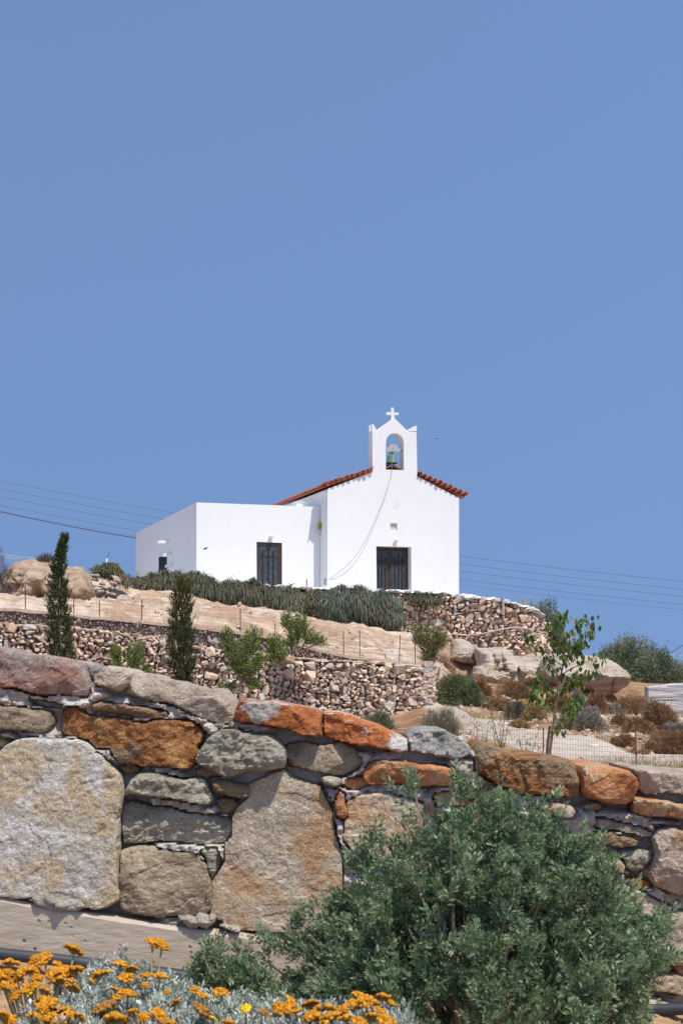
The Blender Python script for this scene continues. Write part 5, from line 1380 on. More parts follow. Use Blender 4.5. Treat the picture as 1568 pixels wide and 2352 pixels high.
ROWS = [
 ('purple', cA, [(-110,55),(0,62),(100,92),(200,112),(340,122),(450,143),(525,165),(562,230),(586,322),(560,372),(480,366),(380,352),(300,372),(200,352),(100,322),(-110,300)], .12, .05, 'big purplish slab on top of the wall at the left edge'),
 ('grey', cA, [(530,192),(590,188),(645,200),(640,235),(595,285),(560,262)], .02, .03, None),
 ('beige', cA, [(598,262),(645,208),(700,188),(785,205),(830,232),(815,285),(760,332),(680,318),(602,296)], .08, .03, None),
 ('beige', cA, [(805,250),(860,224),(960,238),(1060,264),(1180,300),(1290,330),(1372,318),(1405,360),(1480,435),(1472,510),(1430,546),(1340,532),(1230,492),(1100,432),(960,402),(860,372),(785,352),(800,292)], .12, .045, 'long pale gneiss capping stone'),
 ('brown', cA, [(588,428),(640,413),(760,418),(900,438),(1050,455),(1065,488),(1000,502),(850,492),(700,472),(600,460)], .06, .02, None),
 ('greygreen', cA, [(195,388),(300,398),(410,425),(405,446),(300,440),(215,428)], .04, .02, None),
 ('tan', cA, [(-110,420),(0,424),(100,434),(220,444),(325,470),(352,520),(335,570),(270,594),(160,586),(60,576),(-110,566)], .08, .05, None),
 ('orange', cA, [(394,470),(430,434),(500,440),(560,482),(700,497),(850,522),(920,537),(980,511),(1100,510),(1200,520),(1270,560),(1287,600),(1270,660),(1240,690),(1265,720),(1230,780),(1182,832),(1100,815),(1000,802),(900,797),(760,785),(720,750),(700,702),(600,702),(570,650),(480,626),(398,616)], .11, .035, 'large rust orange stone with dark stains'),
 ('tan', cA, [(-110,622),(30,622),(62,650),(50,690),(0,702),(-110,702)], .06, .03, None),
 ('slab', cA, [(55,685),(120,640),(220,628),(350,640),(480,634),(560,655),(612,710),(700,790),(772,862),(782,1000),(762,1100),(770,1200),(752,1400),(757,1560),(767,1640),(700,1682),(600,1692),(530,1677),(460,1652),(300,1612),(200,1617),(140,1632),(0,1612),(-110,1590),(-110,860),(0,765)], .10, .03, 'largest grey slab at the left end'),
 ('brown', cA, [(738,802),(800,789),(872,805),(877,840),(820,860),(758,850)], .05, .03, None),
 ('greygreen', cA, [(790,965),(838,890),(880,850),(960,844),(1080,865),(1180,885),(1290,890),(1315,930),(1342,1000),(1332,1046),(1240,1036),(1120,1012),(1000,1002),(860,982)], .09, .035, None),
 ('greygreen', cA, [(772,1040),(850,1028),(950,1050),(1080,1062),(1160,1086),(1290,1112),(1450,1120),(1468,1160),(1462,1230),(1402,1292),(1250,1302),(1120,1287),(970,1277),(860,1292),(772,1292),(764,1180)], .10, .04, None),
 ('tan', cA, [(764,1342),(850,1300),(960,1304),(1060,1330),(1180,1350),(1252,1356),(1292,1420),(1312,1500),(1337,1600),(1332,1690),(1282,1737),(1150,1742),(1000,1737),(850,1717),(770,1692),(754,1600),(755,1450)], .10, .04, 'square tan block between the two great slabs'),
 ('greygreen', cA, [(1255,1340),(1300,1318),(1362,1312),(1392,1380),(1372,1450),(1332,1530),(1314,1480),(1294,1400)], .05, .03, None),
 ('brown', cA, [(1230,830),(1300,795),(1350,800),(1412,855),(1380,877),(1300,882),(1240,862)], .06, .03, None),
 ('brown', cA, [(1338,905),(1420,898),(1572,925),(1562,992),(1500,1002),(1400,977),(1338,962)], .07, .03, None),
 ('brown', cA, [(1348,1012),(1400,1000),(1492,1020),(1487,1080),(1440,1112),(1390,1092)], .06, .03, None),
 ('greygreen', cB, [(20,362),(90,300),(150,265),(230,258),(300,288),(420,300),(500,330),(547,380),(552,430),(532,500),(440,512),(300,512),(220,552),(130,542),(60,492),(0,482),(-25,440),(0,392)], .13, .06, None),
 ('tan', cB, [(550,352),(620,335),(700,350),(800,355),(890,343),(960,365),(1012,420),(1022,470),(982,520),(900,562),(830,556),(700,522),(600,502),(550,492)], .12, .05, None),
 ('cap', cB, [(216,200),(228,130),(262,72),(330,85),(450,84),(560,108),(700,140),(768,163),(762,240),(768,302),(700,302),(560,267),(400,232),(260,217)], .15, .02, 'top stone with a red rust face and pale rim'),
 ('cap', cB, [(774,165),(850,160),(950,180),(1050,220),(1180,270),(1300,318),(1307,402),(1230,407),(1110,382),(980,357),(860,332),(774,302)], .14, .02, 'long top stone with an orange rust face'),
 ('grey', cB, [(1310,302),(1350,270),(1430,264),(1520,274),(1620,318),(1692,370),(1702,412),(1640,442),(1560,442),(1440,412),(1310,402)], .10, .05, 'dark lichen grey top stone'),
 ('rust', cB, [(1022,532),(1070,470),(1150,455),(1260,464),(1380,480),(1500,480),(1602,512),(1608,585),(1560,612),(1350,612),(1200,602),(1080,607),(1028,572)], .11, .03, None),
 ('rust', cB, [(893,622),(930,572),(1000,555),(1062,576),(1067,610),(1000,637),(920,642)], .07, .03, None),
 ('greygreen', cB, [(758,572),(800,555),(882,572),(887,610),(840,627),(778,602)], .06, .03, None),
 ('warm', cB, [(308,602),(380,560),(440,535),(530,506),(600,560),(700,590),(772,612),(802,680),(822,740),(842,810),(852,900),(882,1000),(900,1130),(890,1290),(860,1450),(780,1530),(600,1542),(420,1532),(270,1522),(180,1482),(74,1422),(84,1300),(74,1210),(118,1140),(158,1080),(150,1000),(198,930),(205,802),(240,740),(308,690)], .11, .035, 'largest warm ochre slab with a reddish foot'),
 ('rust', cB, [(838,722),(880,630),(912,682),(907,740),(932,790),(900,832),(848,802)], .07, .03, None),
 ('warm', cB, [(918,722),(980,680),(1080,658),(1200,670),(1312,690),(1392,720),(1400,1000),(1300,1080),(1050,1090),(930,1010),(900,960),(903,852),(928,800)], .08, .03, None),
 ('orange', cC, [(288,352),(300,232),(340,195),(420,205),(520,235),(542,275),(620,255),(720,260),(800,285),(892,298),(912,360),(932,430),(927,490),(880,522),(800,512),(700,502),(560,492),(430,442),(330,382)], .16, .045, 'chunky top boulder stained orange'),
 ('rust', cC, [(936,382),(950,330),(1050,328),(1150,345),(1240,360),(1272,400),(1267,460),(1232,540),(1170,552),(1060,537),(970,502),(940,470)], .15, .03, 'brick orange block on top of the wall'),
 ('beige', cC, [(1238,345),(1300,333),(1400,358),(1568,370),(1750,385),(1750,515),(1568,507),(1450,492),(1380,497),(1330,502),(1285,460),(1277,392)], .14, .03, 'pale top stone at the right edge'),
 ('rust', cC, [(1235,562),(1260,510),(1350,520),(1450,540),(1568,560),(1750,580),(1750,660),(1560,646),(1450,632),(1350,632),(1240,602)], .12, .02, None),
 ('rust', cC, [(40,500),(110,478),(250,463),(480,480),(532,510),(522,552),(400,572),(60,572)], .09, .03, None),
 ('beige', cC, [(628,562),(750,545),(872,555),(912,600),(872,642),(820,632),(700,592)], .10, .02, None),
 ('tan', cC, [(918,562),(1000,545),(1052,538),(1082,580),(1040,597),(960,582)], .08, .015, None),
 ('beige', cC, [(1028,642),(1080,638),(1200,670),(1300,690),(1372,720),(1382,752),(1300,752),(1180,727),(1050,712),(1008,692)], .09, .025, None),
 ('brown', cC, [(998,732),(1080,725),(1272,762),(1282,800),(1180,817),(1060,797),(1000,772)], .05, .02, None),
 ('greygreen', cC, [(1158,862),(1190,825),(1280,830),(1387,833),(1362,900),(1312,962),(1260,977),(1210,952),(1190,902)], .10, .04, None),
 ('beige', cC, [(1368,772),(1400,720),(1480,698),(1568,728),(1750,740),(1750,1120),(1562,1107),(1450,1082),(1380,1042),(1348,982),(1380,902),(1390,832)], .12, .05, 'big pale block at the right edge'),
 ('rust', cC, [(1218,1012),(1290,998),(1382,1030),(1392,1062),(1340,1087),(1250,1062)], .07, .025, None),
 ('tan', cC, [(1040,925),(1100,890),(1180,900),(1212,940),(1190,972),(1080,972)], .08, .03, None),
 ('tan', cC, [(900,860),(960,828),(1060,832),(1140,872),(1080,890),(960,900)], .08, .03, None),
 ('beige', cC, [(960,1020),(1050,978),(1130,1008),(1300,1080),(1430,1140),(1502,1180),(1470,1240),(1320,1230),(1150,1170),(1000,1120)], .10, .04, None),
 ('beige', cC, [(1360,1260),(1420,1235),(1510,1200),(1750,1190),(1750,1500),(1500,1522),(1400,1482),(1340,1380)], .10, .05, None),
 ('rust', cC, [(1478,1512),(1568,1490),(1750,1490),(1750,1620),(1530,1592)], .09, .03, None),
 ('tan', cC, [(1325,1642),(1420,1588),(1520,1588),(1602,1640),(1605,1712),(1450,1692),(1350,1682)], .08, .04, None),
 ('tan', cC, [(1100,1200),(1300,1260),(1330,1400),(1200,1440),(1060,1350)], .07, .04, None),
 ('warm', cC, [(760,900),(900,930),(960,1080),(900,1200),(760,1180),(700,1050)], .07, .04, None),
 ('brown', cC, [(300,560),(480,580),(600,640),(560,760),(360,740),(240,660)], .07, .04, None),
 ('greygreen', cC, [(620,650),(790,660),(880,740),(860,860),(700,880),(590,780)], .07, .04, None),
]
# a few more beyond the edges of the picture
rng = np.random.default_rng(501)
for sx, xs in ((-1, -70), (1, 1668)):
    for r in range(6):
        x = xs; top = (1500 if sx < 0 else 1790) + r * 95
        for k in range(5):
            wd_ = rng.uniform(140, 260); x2 = x + sx * wd_
            P = [(x + sx * 8, top + 6), ((x + x2) / 2, top + rng.uniform(-6, 6)), (x2 - sx * 6, top + 10), (x2 - sx * 4, top + 84), ((x + x2) / 2, top + 86), (x + sx * 10, top + 82)]
            ROWS.append((rng.choice(['beige', 'tan', 'rust', 'greygreen', 'brown']), lambda a, b: (a, b), P, rng.uniform(.05, .1), .03, None)); x = x2
TOPROW = ('purple', 'cap')
POLY = []
for k, (mt, f, poly, T, R, lab) in enumerate(ROWS):
    P = pw(poly, WY0, f)
    P = P.mean(0) + (P - P.mean(0)) * (1 + .005 / np.ptp(P, axis=0))
    POLY.append(P)
    rough = {'slab': .005, 'warm': .006, 'tan': .011, 'greygreen': .030, 'grey': .035, 'brown': .018, 'orange': .022, 'purple': .011, 'cap': .012, 'rust': .011, 'beige': .013}[mt]
    st = (.6, 1.8) if mt in ('greygreen', 'brown', 'purple', 'tan') else (1, 1)
    back = .40
    V, Fs = slab(P, WY0, .0062, T * .48, min(R * .5, .014), rough, 8.0, back, 520 + k, st, edge=.010, ridged=.5, sup=3.6, chips=0 if mt in ('slab', 'warm') else 9)
    cell = fbm(np.floor(np.c_[V[:, 0] * 14 + 3 * fbm(V * 5, 2, k), 0 * V[:, 0], V[:, 2] * 22 + 3 * fbm(V * 5 + 7, 2, k)]) * .73, 1, 900 + k)      # broken facets
    V[:len(V) // 2, 1] += (min(rough, .008) * .5 * cell + max(rough, .009) * .5 * fbm(V * 45, 4, 950 + k))[:len(V) // 2]
    V[:len(V) // 2, 1] += .028 * np.sin(k * 2.7) - .01
    o = obj('stone', V, Fs, S_[mt], fw, False)
    if lab: o['label'] = lab
# mortar filling, recessed between the stones, with lumps squeezed out
topl = np.array([(-700,1440),(-70,1505),(0,1500),(100,1512),(210,1528),(300,1548),(420,1575),(540,1600),(620,1615),(740,1640),(860,1668),(950,1690),(1080,1712),(1200,1735),(1330,1768),(1450,1780),(1568,1790),(2400,1830)], float)
res = .0075
xs = np.arange(-2.6, 2.9, res); zs = np.arange(-1.2, .12, res)
XX, ZZ = np.meshgrid(xs, zs, indexing='ij'); xf, zf = XX.ravel(), ZZ.ravel()
pxs = xf / WY0 * F + CX; zt_ = (YH - np.interp(pxs, topl[:, 0], topl[:, 1])) / F * WY0 - .03
p = np.c_[xf, 0 * xf, zf]
lum = sstep(-.30, .15, fbm(p * [7, 1, 11], 3, 601)) ; fine = fbm(p * 45, 5, 602, .7)
yy = WY0 + .025 - .072 * lum - .026 * fine * (.4 + lum)
xz = np.c_[xf, zf]
for P in POLY:                                 # stays behind the faces of the stones
    lo, hi = P.min(0), P.max(0); k = np.nonzero((xz > lo).all(1) & (xz < hi).all(1))[0]
    k = k[pip(xz[k], P)]
    if len(k):
        dd, _ = seg_dist(xz[k], P); yy[k] = np.maximum(yy[k], WY0 + .012 + .06 * sstep(.0, .02, dd))
zc = np.minimum(zf, zt_)
yy = np.where(zf > zt_, WY0 + .10 + np.clip(zf - zt_, 0, .25), yy)
ni_, nj_ = len(xs), len(zs); I, J = np.meshgrid(np.arange(ni_ - 1), np.arange(nj_ - 1), indexing='ij'); a = (I * nj_ + J).ravel()
tm = NT('lime_mortar'); v = tm.coord(); f = tm.noise(v, 6, 6, .6)
tm.pbr(tm.ramp(f, [(.32, (.34, .30, .25)), (.5, (.50, .455, .40)), (.68, (.66, .62, .57))]), .95, tm.bump(tm.noise(v, 60, 6, .65), .9, .012), 0, .1); M['mortar'] = tm.m
obj('mortar', np.c_[xf, yy, zc], np.stack([a, a + nj_, a + nj_ + 1, a + 1], -1), M['mortar'], fw, False)
# rubble core behind
mb = MB(); xs2 = np.linspace(-2.6, 2.9, 60)
V = []
for x in xs2:
    zt2 = (YH - np.interp(x / WY0 * F + CX, topl[:, 0], topl[:, 1])) / F * WY0 - .035
    V += [(x, WY0 + .09, -1.3), (x, WY0 + .09, zt2), (x, WY0 + .42, zt2 - .02), (x, WY0 + .42, -1.3)]
I = np.arange(59)[:, None] * 4
mb.add(V, None, np.concatenate([I + [1, 5, 6, 2], I + [2, 6, 7, 3]])); mb.build('core', M['mortar'], fw)
# concrete footing
ft = np.array([(-900,1960),(-200,2035),(0,2064),(150,2090),(310,2118),(460,2138),(560,2148),(700,2172),(900,2205),(1100,2240),(1300,2270),(1568,2310),(2400,2420)], float)
tm = NT('board_marked_concrete'); v = tm.coord((.5, 1, 1.6)); v1 = tm.coord(); f = tm.noise(v, 6, 6, .6)
bc = tm.ramp(f, [(.3, (.43, .355, .27)), (.7, (.57, .49, .395))])
pit = tm.n('ShaderNodeTexVoronoi'); tm.l(v1, pit.inputs['Vector']); pit.inputs['Scale'].default_value = 34
pm = tm.math('MULTIPLY', tm.step(pit.outputs['Distance'], .27, .14), tm.step(tm.noise(v1, 9, 2), .47, .6))
bc = tm.mix(tm.math('MULTIPLY', pm, .75), bc, (.10, .085, .07))
tm.pbr(bc, .93, tm.bump(tm.math('SUBTRACT', tm.noise(v, 30, 6, .6), pm), .6, .008), 0, .1); M['concrete'] = tm.m
FY = WY0 - .075
xs3 = np.arange(-2.6, 2.9, .02); V = []; nr = 16
for x in xs3:
    zt2 = (YH - np.interp(x / FY * F + CX, ft[:, 0], ft[:, 1])) / F * FY
    V.append((x, WY0 + .05, zt2 + .004)); V.append((x, FY + .012, zt2))
    for k in range(nr): V.append((x, FY, zt2 - .012 - (zt2 + 1.3) * k / (nr - 1)))
V = np.array(V); V[:, 1] += .0016 * fbm(V * [3, 1, 12], 3, 611); V[:, 2] += .006 * fbm(V[:, [0, 0, 0]] * 6, 3, 612) * (V[:, 2] > -1.25)
I = np.arange(len(xs3) - 1)[:, None] * (nr + 2); J = np.arange(nr + 1)[None]
obj('footing', V, np.stack([I + J + 1, I + J + nr + 3, I + J + nr + 2, I + J], -1).reshape(-1, 4), M['concrete'], fw)
M['lump'] = m_stone('rough_cement', ((.38, .335, .27), (.54, .49, .42), (.62, .57, .50)), 14, None, 4, (.5, .6), .012)
# mortar squeezed over the footing
for k, (f_, poly) in enumerate(((cA, [(165,1650),(230,1612),(300,1618),(420,1640),(520,1665),(535,1695),(480,1725),(420,1715),(380,1730),(300,1712),(240,1690)]),
                                (cA, [(1110,1758),(1180,1750),(1290,1756),(1350,1775),(1352,1800),(1300,1815),(1230,1835),(1180,1820),(1150,1790)]),
                                (cA, [(1355,1800),(1450,1808),(1515,1835),(1490,1850),(1400,1832)]),
                                (cB, [(0,1440),(60,1432),(98,1455),(95,1490),(40,1500),(-30,1480)]),
                                (cB, [(100,1490),(200,1495),(265,1520),(240,1540),(150,1520)]))):
    V, Fs = slab(pw(poly, FY, f_), FY, .006, .02, .03, .03, 26, .06, 640 + k, edge=.016)
    obj('mortar_lump', V, Fs, M['lump'], fw)
# white lumps squeezed between stones
for k, (f_, poly) in enumerate(((cA, [(10,375),(70,360),(110,400),(90,435),(40,440),(5,420)]), (cA, [(545,390),(600,325),(690,345),(705,400),(640,410),(590,418),(560,405)]),
                                (cA, [(1060,470),(1130,465),(1230,495),(1270,530),(1270,548),(1180,515),(1075,508)]), (cA, [(1278,560),(1310,540),(1385,560),(1380,600),(1330,620),(1295,605)]),
                                (cA, [(650,740),(720,745),(745,790),(735,815),(690,775)]), (cA, [(885,820),(920,798),(950,825),(920,845)]), (cA, [(1150,1075),(1230,1070),(1300,1062),(1380,1070),(1370,1100),(1300,1112),(1200,1090)]),
                                (cA, [(0,590),(60,585),(120,610),(110,640),(60,640),(0,620)]), (cA, [(300,600),(370,575),(398,605),(380,622),(320,622)]), (cA, [(1440,560),(1490,540),(1520,565),(1480,590)]),
                                (cB, [(985,400),(1050,395),(1090,440),(1070,480),(1020,500),(1000,450)]), (cB, [(180,225),(230,218),(262,245),(245,265),(195,262)]), (cB, [(0,215),(60,212),(130,235),(125,280),(60,300),(20,270)]),
                                (cB, [(40,745),(110,738),(135,775),(60,795),(0,790)]), (cC, [(895,640),(930,590),(1010,610),(1050,660),(1010,700),(930,685)]), (cC, [(1095,580),(1180,590),(1230,620),(1250,660),(1190,665),(1100,640)]),
                                (cC, [(1270,640),(1400,640),(1560,665),(1560,700),(1450,690),(1330,690)]), (cC, [(240,235),(290,225),(318,265),(300,295),(262,285)]), (cC, [(1130,975),(1200,975),(1215,1020),(1150,1025)]), (cB, [(775,630),(810,650),(840,710),(870,880),(850,900),(820,760)]))):
    V, Fs = slab(pw(poly, WY0, f_), WY0 + .0, .007, .06, .03, .026, 26, .06, 660 + k, edge=.014)
    obj('mortar_lump', V, Fs, M['mortar'], fw)

# ================================================================ flower bed
def bed_z(x, y): return -.93 - .07 * (np.clip(x, -2, 2) + 1.15) + .05 * fbm(np.c_[x * 1.5, y * 1.5, 0 * x], 3, 701) + .035 * fbm(np.c_[x * 9, y * 9, 0 * x], 4, 702) + .012 * fbm(np.c_[x * 40, y * 40, 0 * x], 3, 703)
xs = np.r_[-12, -6, np.arange(-2.4, 2.6, .012), 6, 12]; ys = np.r_[-4, 0, 2, np.arange(3.3, WY0 - .05, .012)]
XX, YY = np.meshgrid(xs, ys, indexing='ij'); xf, yf = XX.ravel(), YY.ravel()
a = (np.arange(len(xs) - 1)[:, None] * len(ys) + np.arange(len(ys) - 1)[None]).ravel()
tm = NT('reddish_soil'); v = tm.coord(); f = tm.noise(v, 9, 8, .65)
tm.pbr(tm.ramp(f, [(.3, (.26, .15, .085)), (.55, (.42, .27, .16)), (.72, (.52, .37, .24))]), .97, tm.bump(tm.noise(v, 60, 6, .6), .8, .015), 0, .1)
tag(obj('flower_bed', np.c_[xf, yf, bed_z(xf, yf)], np.stack([a, a + len(ys), a + len(ys) + 1, a + 1], -1), tm.m, None, True), kind='structure')
mb = MB(); rng = np.random.default_rng(711)
for k in range(1500):
    x, y = rng.uniform(-1.3, 1.3), rng.uniform(3.6, 4.88); s = .006 + .03 * rng.random() ** 4
    V, T = ST0[rng.integers(10)]; mb.add(V * s @ rotm(*rng.normal(0, 1, 3)).T + [x, y, float(bed_z(np.array([x]), np.array([y]))[0]) + s * .2], T, None, np.array((.46, .31, .19)) * rng.uniform(.7, 1.25))
tag(mb.build('soil_clods', M['rubble']), kind='stuff')
# irrigation pipe
def pz(px, py, Y): return w(px, py, Y)
pts = [pz(-500,2125,4.80), pz(-100,2178,4.82), pz(0,2192,4.82), pz(130,2205,4.82), pz(300,2226,4.82), pz(450,2246,4.82), pz(560,2262,4.80), pz(800,2285,4.80), pz(1100,2312,4.78), pz(1400,2325,4.75), pz(1500,2322,4.72), pz(1568,2318,4.7), pz(1900,2300,4.6)]
pts = np.array(pts); d = along(pts[:, [0, 2]]); t = np.linspace(0, d[-1], 120); cv_ = np.c_[[np.interp(t, d, pts[:, k]) for k in range(3)]].T
for _ in range(6): cv_[1:-1] = (cv_[:-2] + 2 * cv_[1:-1] + cv_[2:]) / 4
mb = MB(); mb.tube(cv_, .021, 12); tag(mb.build('irrigation_pipe', M['pipe'], None, True), 'black irrigation pipe lying along the foot of the near wall', 'pipe')

# ---- big green shrub made of leafy shoots
def shoot_template(rng, n, L, ll, lw):
    v = rng.random(n) ** .7; ang = np.arange(n) * 2.4 + rng.normal(0, .3, n)
    P = np.c_[.003 * np.cos(ang), .003 * np.sin(ang), L * v]
    sp_ = 1.05 - .75 * v ** 3
    A = nrm(np.c_[np.cos(ang) * sp_, np.sin(ang) * sp_, .55 + .8 * v ** 2])
    V, T = kites(P, A, ll * rng.uniform(.75, 1.2, n) * (1 - .3 * v ** 4), lw * rng.uniform(.8, 1.2, n), rng, .18, .6)
    return V, T, np.repeat(v, 4)
def basis(A, rng):
    z = nrm(A); x = nrm(np.cross(z, nrm(rng.normal(size=3)))); return np.stack([x, np.cross(z, x), z], 1)
def shoots(pos, axs, tpl, rng, ca, cb, tipc, scale=1.0, dark=None):
    Vl, Tl, Cl, n = [], [], [], 0
    for i in range(len(pos)):
        V, T, v = tpl[rng.integers(len(tpl))]; B = basis(axs[i], rng); s = scale * rng.uniform(.75, 1.2)
        Vl.append(pos[i] + (V * s) @ B.T); Tl.append(T + n); n += len(V)
        g_ = np.clip(.5 + rng.normal(0, .38), 0, 1); lv = np.repeat(rng.normal(0, .2, len(V) // 4), 4)[:, None]
        c = (np.array(ca) * (1 - g_) + np.array(cb) * g_) * np.exp(lv); k = np.clip((v - .55) * 1.6, 0, 1)[:, None] * rng.uniform(.2, .9)
        c = c * (1 - k) + np.array(tipc) * k
        if dark is not None:
            pl = np.repeat(rng.random(len(V) // 4) < .09, 4); c[pl] = dark
        Cl.append(c)
    return np.vstack(Vl), np.vstack(Tl), np.vstack(Cl)
def big_shrub(label, outline, cen, Y, depth, ground, n, seed, L=.075, nl=46):
    rng = np.random.default_rng(seed); o = np.array(outline, float); c = np.array(cen, float)
    ang = np.unwrap(np.arctan2(-(o[:, 1] - c[1]), o[:, 0] - c[0])); rad = np.hypot(o[:, 0] - c[0], o[:, 1] - c[1])
    if ang[-1] < ang[0]: ang, rad = ang[::-1], rad[::-1]
    R = lambda a: np.interp(a, ang, rad)
    s = Y / F; C0_ = w(cen[0], cen[1], Y)
    tpl = [shoot_template(rng, nl, L * q, .0185, .0050) for q in (.8, 1.0, 1.3, 1.7, 1.1)]
    D = nrm(rng.normal(size=(n * 3, 3))); a = np.arctan2(D[:, 2], D[:, 0]); a = np.where(a < -np.pi / 2, a + 2 * np.pi, a)
    ok = (a >= ang[0]) & (a <= ang[-1]) & ((fbm(D * 4.5, 3, seed + 3) > -.16) | (rng.random(len(D)) < .3)); nc = max(50, int(n / 3.7)); D, a = D[ok][:nc], a[ok][:nc]
    h = np.hypot(D[:, 0], D[:, 2])
    lump = fbm(D * 3.2, 3, seed + 1)
    rr = np.minimum(.99, .85 + .5 * lump) * (1 - .5 * rng.random(len(D)) ** 2.0)
    ra = R(a) * s * rr * h
    P = C0_ + np.c_[np.cos(a) * ra, D[:, 1] * depth * rr, np.sin(a) * ra]
    nn = nrm(np.c_[np.cos(a) * h, D[:, 1], np.sin(a) * h])
    A = nrm(nn * .8 + [0, 0, .5] + rng.normal(0, .35, nn.shape))
    Pc, Dc, Ac = P, D, A                      # every twig end carries a tuft of shoots
    P = np.repeat(P, 6, 0) + rng.normal(0, .016, (len(P) * 6, 3)); A = nrm(np.repeat(A, 6, 0) + rng.normal(0, .55, (len(P), 3)))
    V, T, Cc = shoots(P - A * L * .8, A, tpl, rng, (.065, .115, .062), (.20, .29, .17), (.40, .50, .27), 1.0, (.52, .54, .38))
    root = empty('shrub', (C0_[0], Y, ground)); tag(root, label, 'shrub')
    obj('foliage', V, T, M['leaf'], root, False, Cc)
    mb = MB(); q0 = np.array([C0_[0], Y, ground])
    for k in range(0, len(P), max(1, len(P) // 130)):
        b = q0 + [rng.normal(0, .05), rng.normal(0, .05), 0]; e = P[k]; m_ = (b + e) / 2 + [0, 0, -.04]; tt = np.linspace(0, 1, 8)[:, None]
        mb.tube(b * (1 - tt) ** 2 + 2 * m_ * tt * (1 - tt) + e * tt ** 2, np.linspace(.010, .0022, 8), 5, None, False)
    mb.build('branches', M['pale_bark'], root)
    return root
big_shrub('large dense green shrub with narrow leaves filling the lower right before the near wall',
          [(1560,2420),(1490,2300),(1520,2200),(1535,2110),(1480,2075),(1420,2040),(1395,1990),(1400,1960),(1340,1925),(1335,1860),(1312,1828),(1245,1838),(1200,1850),(1130,1815),(1100,1780),(1062,1738),(1045,1800),(1000,1810),(950,1782),(925,1830),(880,1838),(868,1890),(800,1900),(720,1935),(712,1960),(775,2000),(735,2040),(700,2080),(655,2110),(640,2150),(580,2190),(540,2230),(500,2290),(500,2420)],
          (1085, 2300), 3.98, .44, -1.06, 3000, 721, .07, 40)
big_shrub('small sprawling green shrub by the black pipe left of the large one', [(620,2330),(600,2230),(580,2180),(540,2185),(500,2175),(470,2178),(452,2190),(458,2240),(480,2290),(470,2330)], (540, 2330), 4.25, .12, -1.02, 330, 722, .06, 36)

# ---- silver leaved plants with orange flower heads
HEADS = [(cF, x, y, r, c) for x, y, r, c in ((65,475,50,0),(20,555,40,0),(110,575,40,0),(140,530,45,0),(210,525,45,0),(225,575,45,0),(30,620,50,0),(80,625,30,0),(225,615,35,0),(235,462,50,0),(285,435,40,0),(365,485,35,0),(410,530,66,0),(350,555,60,0),(470,520,50,0),(370,590,40,0),(455,635,45,0),(465,395,58,0),
  (955,345,42,0),(1015,360,50,0),(750,485,48,0),(825,515,40,0),(630,545,55,0),(575,590,25,0),(790,565,45,0),(915,555,40,0),(1000,558,48,0),(800,668,56,0),(735,690,30,0),(650,755,62,2),(300,725,60,0),(260,760,45,0),(310,820,50,0),(370,840,50,0),(440,800,40,0),(730,830,76,0),(840,790,30,0),(905,815,40,0),(995,795,52,0),(1225,640,32,0),(1270,680,40,0),
  (1045,660,22,0),(1385,660,50,0),(1260,775,66,2),(1335,825,25,1),(15,825,32,0),(1540,760,34,1),(185,665,22,1),(240,812,30,0),(1080,850,30,0),(1430,850,40,0),(910,615,25,0),(720,640,25,0))] + \
  [(cG, x, y, r, c) for x, y, r, c in ((335,665,42,0),(410,640,45,0),(375,690,66,0),(440,700,40,0),(540,655,50,0),(620,690,66,0),(540,730,55,0),(660,740,66,0),(580,775,76,0),(735,690,45,0),(760,745,50,0),(840,600,46,0),(810,655,40,0),(885,640,56,0),(935,650,40,0),(990,612,44,0),(1040,650,40,0),(970,700,50,0),(1010,760,55,0),(840,770,50,0),(250,715,42,2),(920,735,44,0))]
_r = np.random.default_rng(777)
HEADS += [(cF, _r.uniform(-20, 470), _r.uniform(520, 870), _r.uniform(26, 46), 0) for _ in range(24)] + [(cF, _r.uniform(480, 1200), _r.uniform(720, 880), _r.uniform(24, 40), int(_r.random() < .3) * 2) for _ in range(12)]
def depth_of(py): return float(np.interp(py, [2140, 2180, 2260, 2352, 2420], [4.35, 4.32, 4.08, 3.78, 3.6]))
rng = np.random.default_rng(731)
def head_mesh(cols, seed):
    r = np.random.default_rng(seed); mb = MB(); n = 24
    for k in range(n):
        t = math.sqrt((k + .5) / n); a = k * 2.4; x, y = t * math.cos(a) * .92, t * math.sin(a) * .92
        z = .42 * (1 - t * t) + r.normal(0, .06); s = r.uniform(.20, .30)
        th, ph = np.meshgrid(np.linspace(0, 2 * np.pi, 9)[:-1], np.linspace(-1.4, 1.5, 5), indexing='ij')
        S = np.stack([np.cos(th) * np.cos(ph), np.sin(th) * np.cos(ph), np.sin(ph) * .8], -1).reshape(-1, 3) * s * (1 + .16 * r.normal(size=(40, 1)))
        I = np.arange(8)[:, None] * 5; In = ((np.arange(8) + 1) % 8)[:, None] * 5; J = np.arange(4)[None]
        c = np.array(cols[0]) + (np.array(cols[1]) - np.array(cols[0])) * r.random()
        mb.add(S + [x, y, z], None, np.stack([I + J, In + J, In + J + 1, I + J + 1], -1).reshape(-1, 4), c * np.exp(r.normal(0, .15)))
    # bracts under the head
    m2 = 22; a = r.uniform(0, 2 * np.pi, m2)
    V, T = kites(np.c_[np.zeros((m2, 2)), np.full(m2, -.35)], np.c_[np.cos(a), np.sin(a), np.full(m2, .45)], .8, .12, r); mb.add(V, T, None, (.36, .33, .16))
    V, Fs, Cc = mb.get(); return mesh_data('flower_head', V, Fs, M['petal'], True, Cc)
HM = [[head_mesh(((.52, .215, .012), (.72, .335, .025)), 740 + k) for k in range(4)], [head_mesh(((.72, .50, .01), (.85, .62, .03)), 750)], [head_mesh(((.30, .14, .03), (.52, .25, .05)), 755 + k) for k in range(2)]]
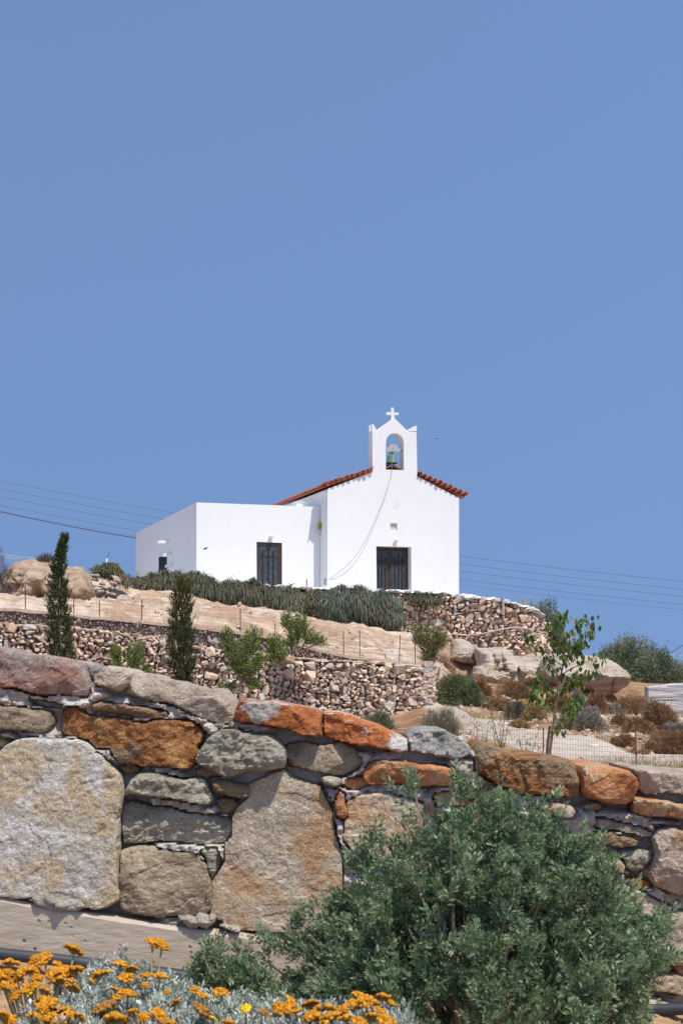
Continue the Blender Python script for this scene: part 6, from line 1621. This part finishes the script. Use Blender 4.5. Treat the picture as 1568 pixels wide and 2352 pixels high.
CL = [('silver leaved plant at the bottom left corner, crowded with orange flower heads', -50, 235, []), ('silver leaved plant with two tall orange flower stalks left of the sprawling shrub', 235, 420, []),
      ('silver leaved plant at the bottom edge under the sprawling shrub, sparsely flowered', 420, 640, []), ('silver leaved plant with bunched orange flowers at the foot of the large shrub', 640, 950, [])]
for f_, x, y, r, c in HEADS:
    px, py = f_(x, y)
    for cl in CL:
        if cl[1] <= px < cl[2]: cl[3].append((px, py, r / 1.568 / K_, c)); break
sil_tpl = []
for k in range(6):
    n = 26; v = rng.random(n); a = np.arange(n) * 2.4
    V, T = kites(np.c_[.002 * np.cos(a), .002 * np.sin(a), .045 * v], nrm(np.c_[np.cos(a), np.sin(a), .35 + 1.0 * v]), .02 * rng.uniform(.7, 1.2, n), .0055 * rng.uniform(.8, 1.3, n), rng, .15, .7); sil_tpl.append((V, T, np.repeat(v, 4)))
for lab, xa, xb, hs in CL:
    cx = (xa + xb) / 2; yc = 4.05; base = np.array([(cx - CX) / F * yc, yc, -.96 - .07 * ((cx - CX) / F * yc + 1.15)]); root = empty('flowering_plant', tuple(base)); tag(root, lab, 'flower', 'silver leaved flowering plants')
    mb = MB()
    for px, py, r, c in hs:
        Y = depth_of(py) + rng.normal(0, .03); 
        Y -= .09 + (.34 if px > 560 else 0)
        if (py < 2175): Y = 4.2
        p = w(px, py, Y); sz = r / F * Y * 1.12
        h = bpy.data.objects.new('flower_head', HM[c][rng.integers(len(HM[c]))]); col.objects.link(h); h.parent = root; h.location = p - base - [0, 0, sz * .1]
        h.scale = (sz, sz, sz * rng.uniform(.8, 1.0)); h.rotation_euler = (rng.uniform(.1, .7), rng.normal(0, .3), rng.uniform(0, 6.28))
        b = base + [(p[0] - base[0]) * .4, (Y - yc) * .4, -.02]; tt = np.linspace(0, 1, 6)[:, None]; m_ = (b + p) / 2 + [rng.normal(0, .01), 0, .0]
        mb.tube(b * (1 - tt) ** 2 + 2 * m_ * tt * (1 - tt) + (p - [0, 0, sz * .3]) * tt ** 2, np.linspace(.004, .0026, 6), 5, None, False)
    mb.build('stems', m_plain('flower_stem', (.34, .30, .18), .9), root)
    # foliage rosettes
    P = []
    n = int((xb - xa) * 2.3)
    while len(P) < n:
        px, py = rng.uniform(xa, xb), rng.uniform(2190, 2400)
        den = np.interp(px, [-50, 60, 130, 200, 330, 470, 560, 640, 700, 900, 950], [.1, .15, .35, .9, 1, 1, .95, .9, .7, .45, .2]); lim = np.interp(px, [-50, 100, 200, 260, 330, 400, 470, 560, 640, 950], [2360, 2310, 2250, 2205, 2225, 2260, 2295, 2305, 2318, 2335])
        if py < lim + 12 * rng.normal() or rng.random() > den: 
            continue
        Y = depth_of(py) + rng.normal(0, .04) + .05 - (.34 if px > 600 else 0); P.append(w(px, py, Y))
    P = np.array(P); A = nrm(np.c_[rng.normal(0, .5, n), rng.normal(-.25, .4, n), np.ones(n)])
    V, T, Cc = shoots(P - A * .03, A, sil_tpl, rng, (.30, .33, .29), (.55, .59, .54), (.66, .69, .65), .9)
    obj('foliage', V, T, M['silver'], root, False, Cc)
    # dry inner leaves below
    m_ = n * 5; q = P[rng.integers(0, n, m_)]; q = q - np.c_[rng.normal(0, .02, m_), rng.normal(-.02, .02, m_), rng.uniform(.02, .09, m_)]
    V, Qd = strands(q, rng.normal(0, 1, (m_, 3)) + [0, 0, .4], rng.uniform(.02, .05, m_), .003, rng, .5, 2)
    obj('dry_leaves', V, Qd, M['dry'], root, False, leafcol(m_, rng, (.12, .10, .06), (.33, .29, .19), .2, 6))
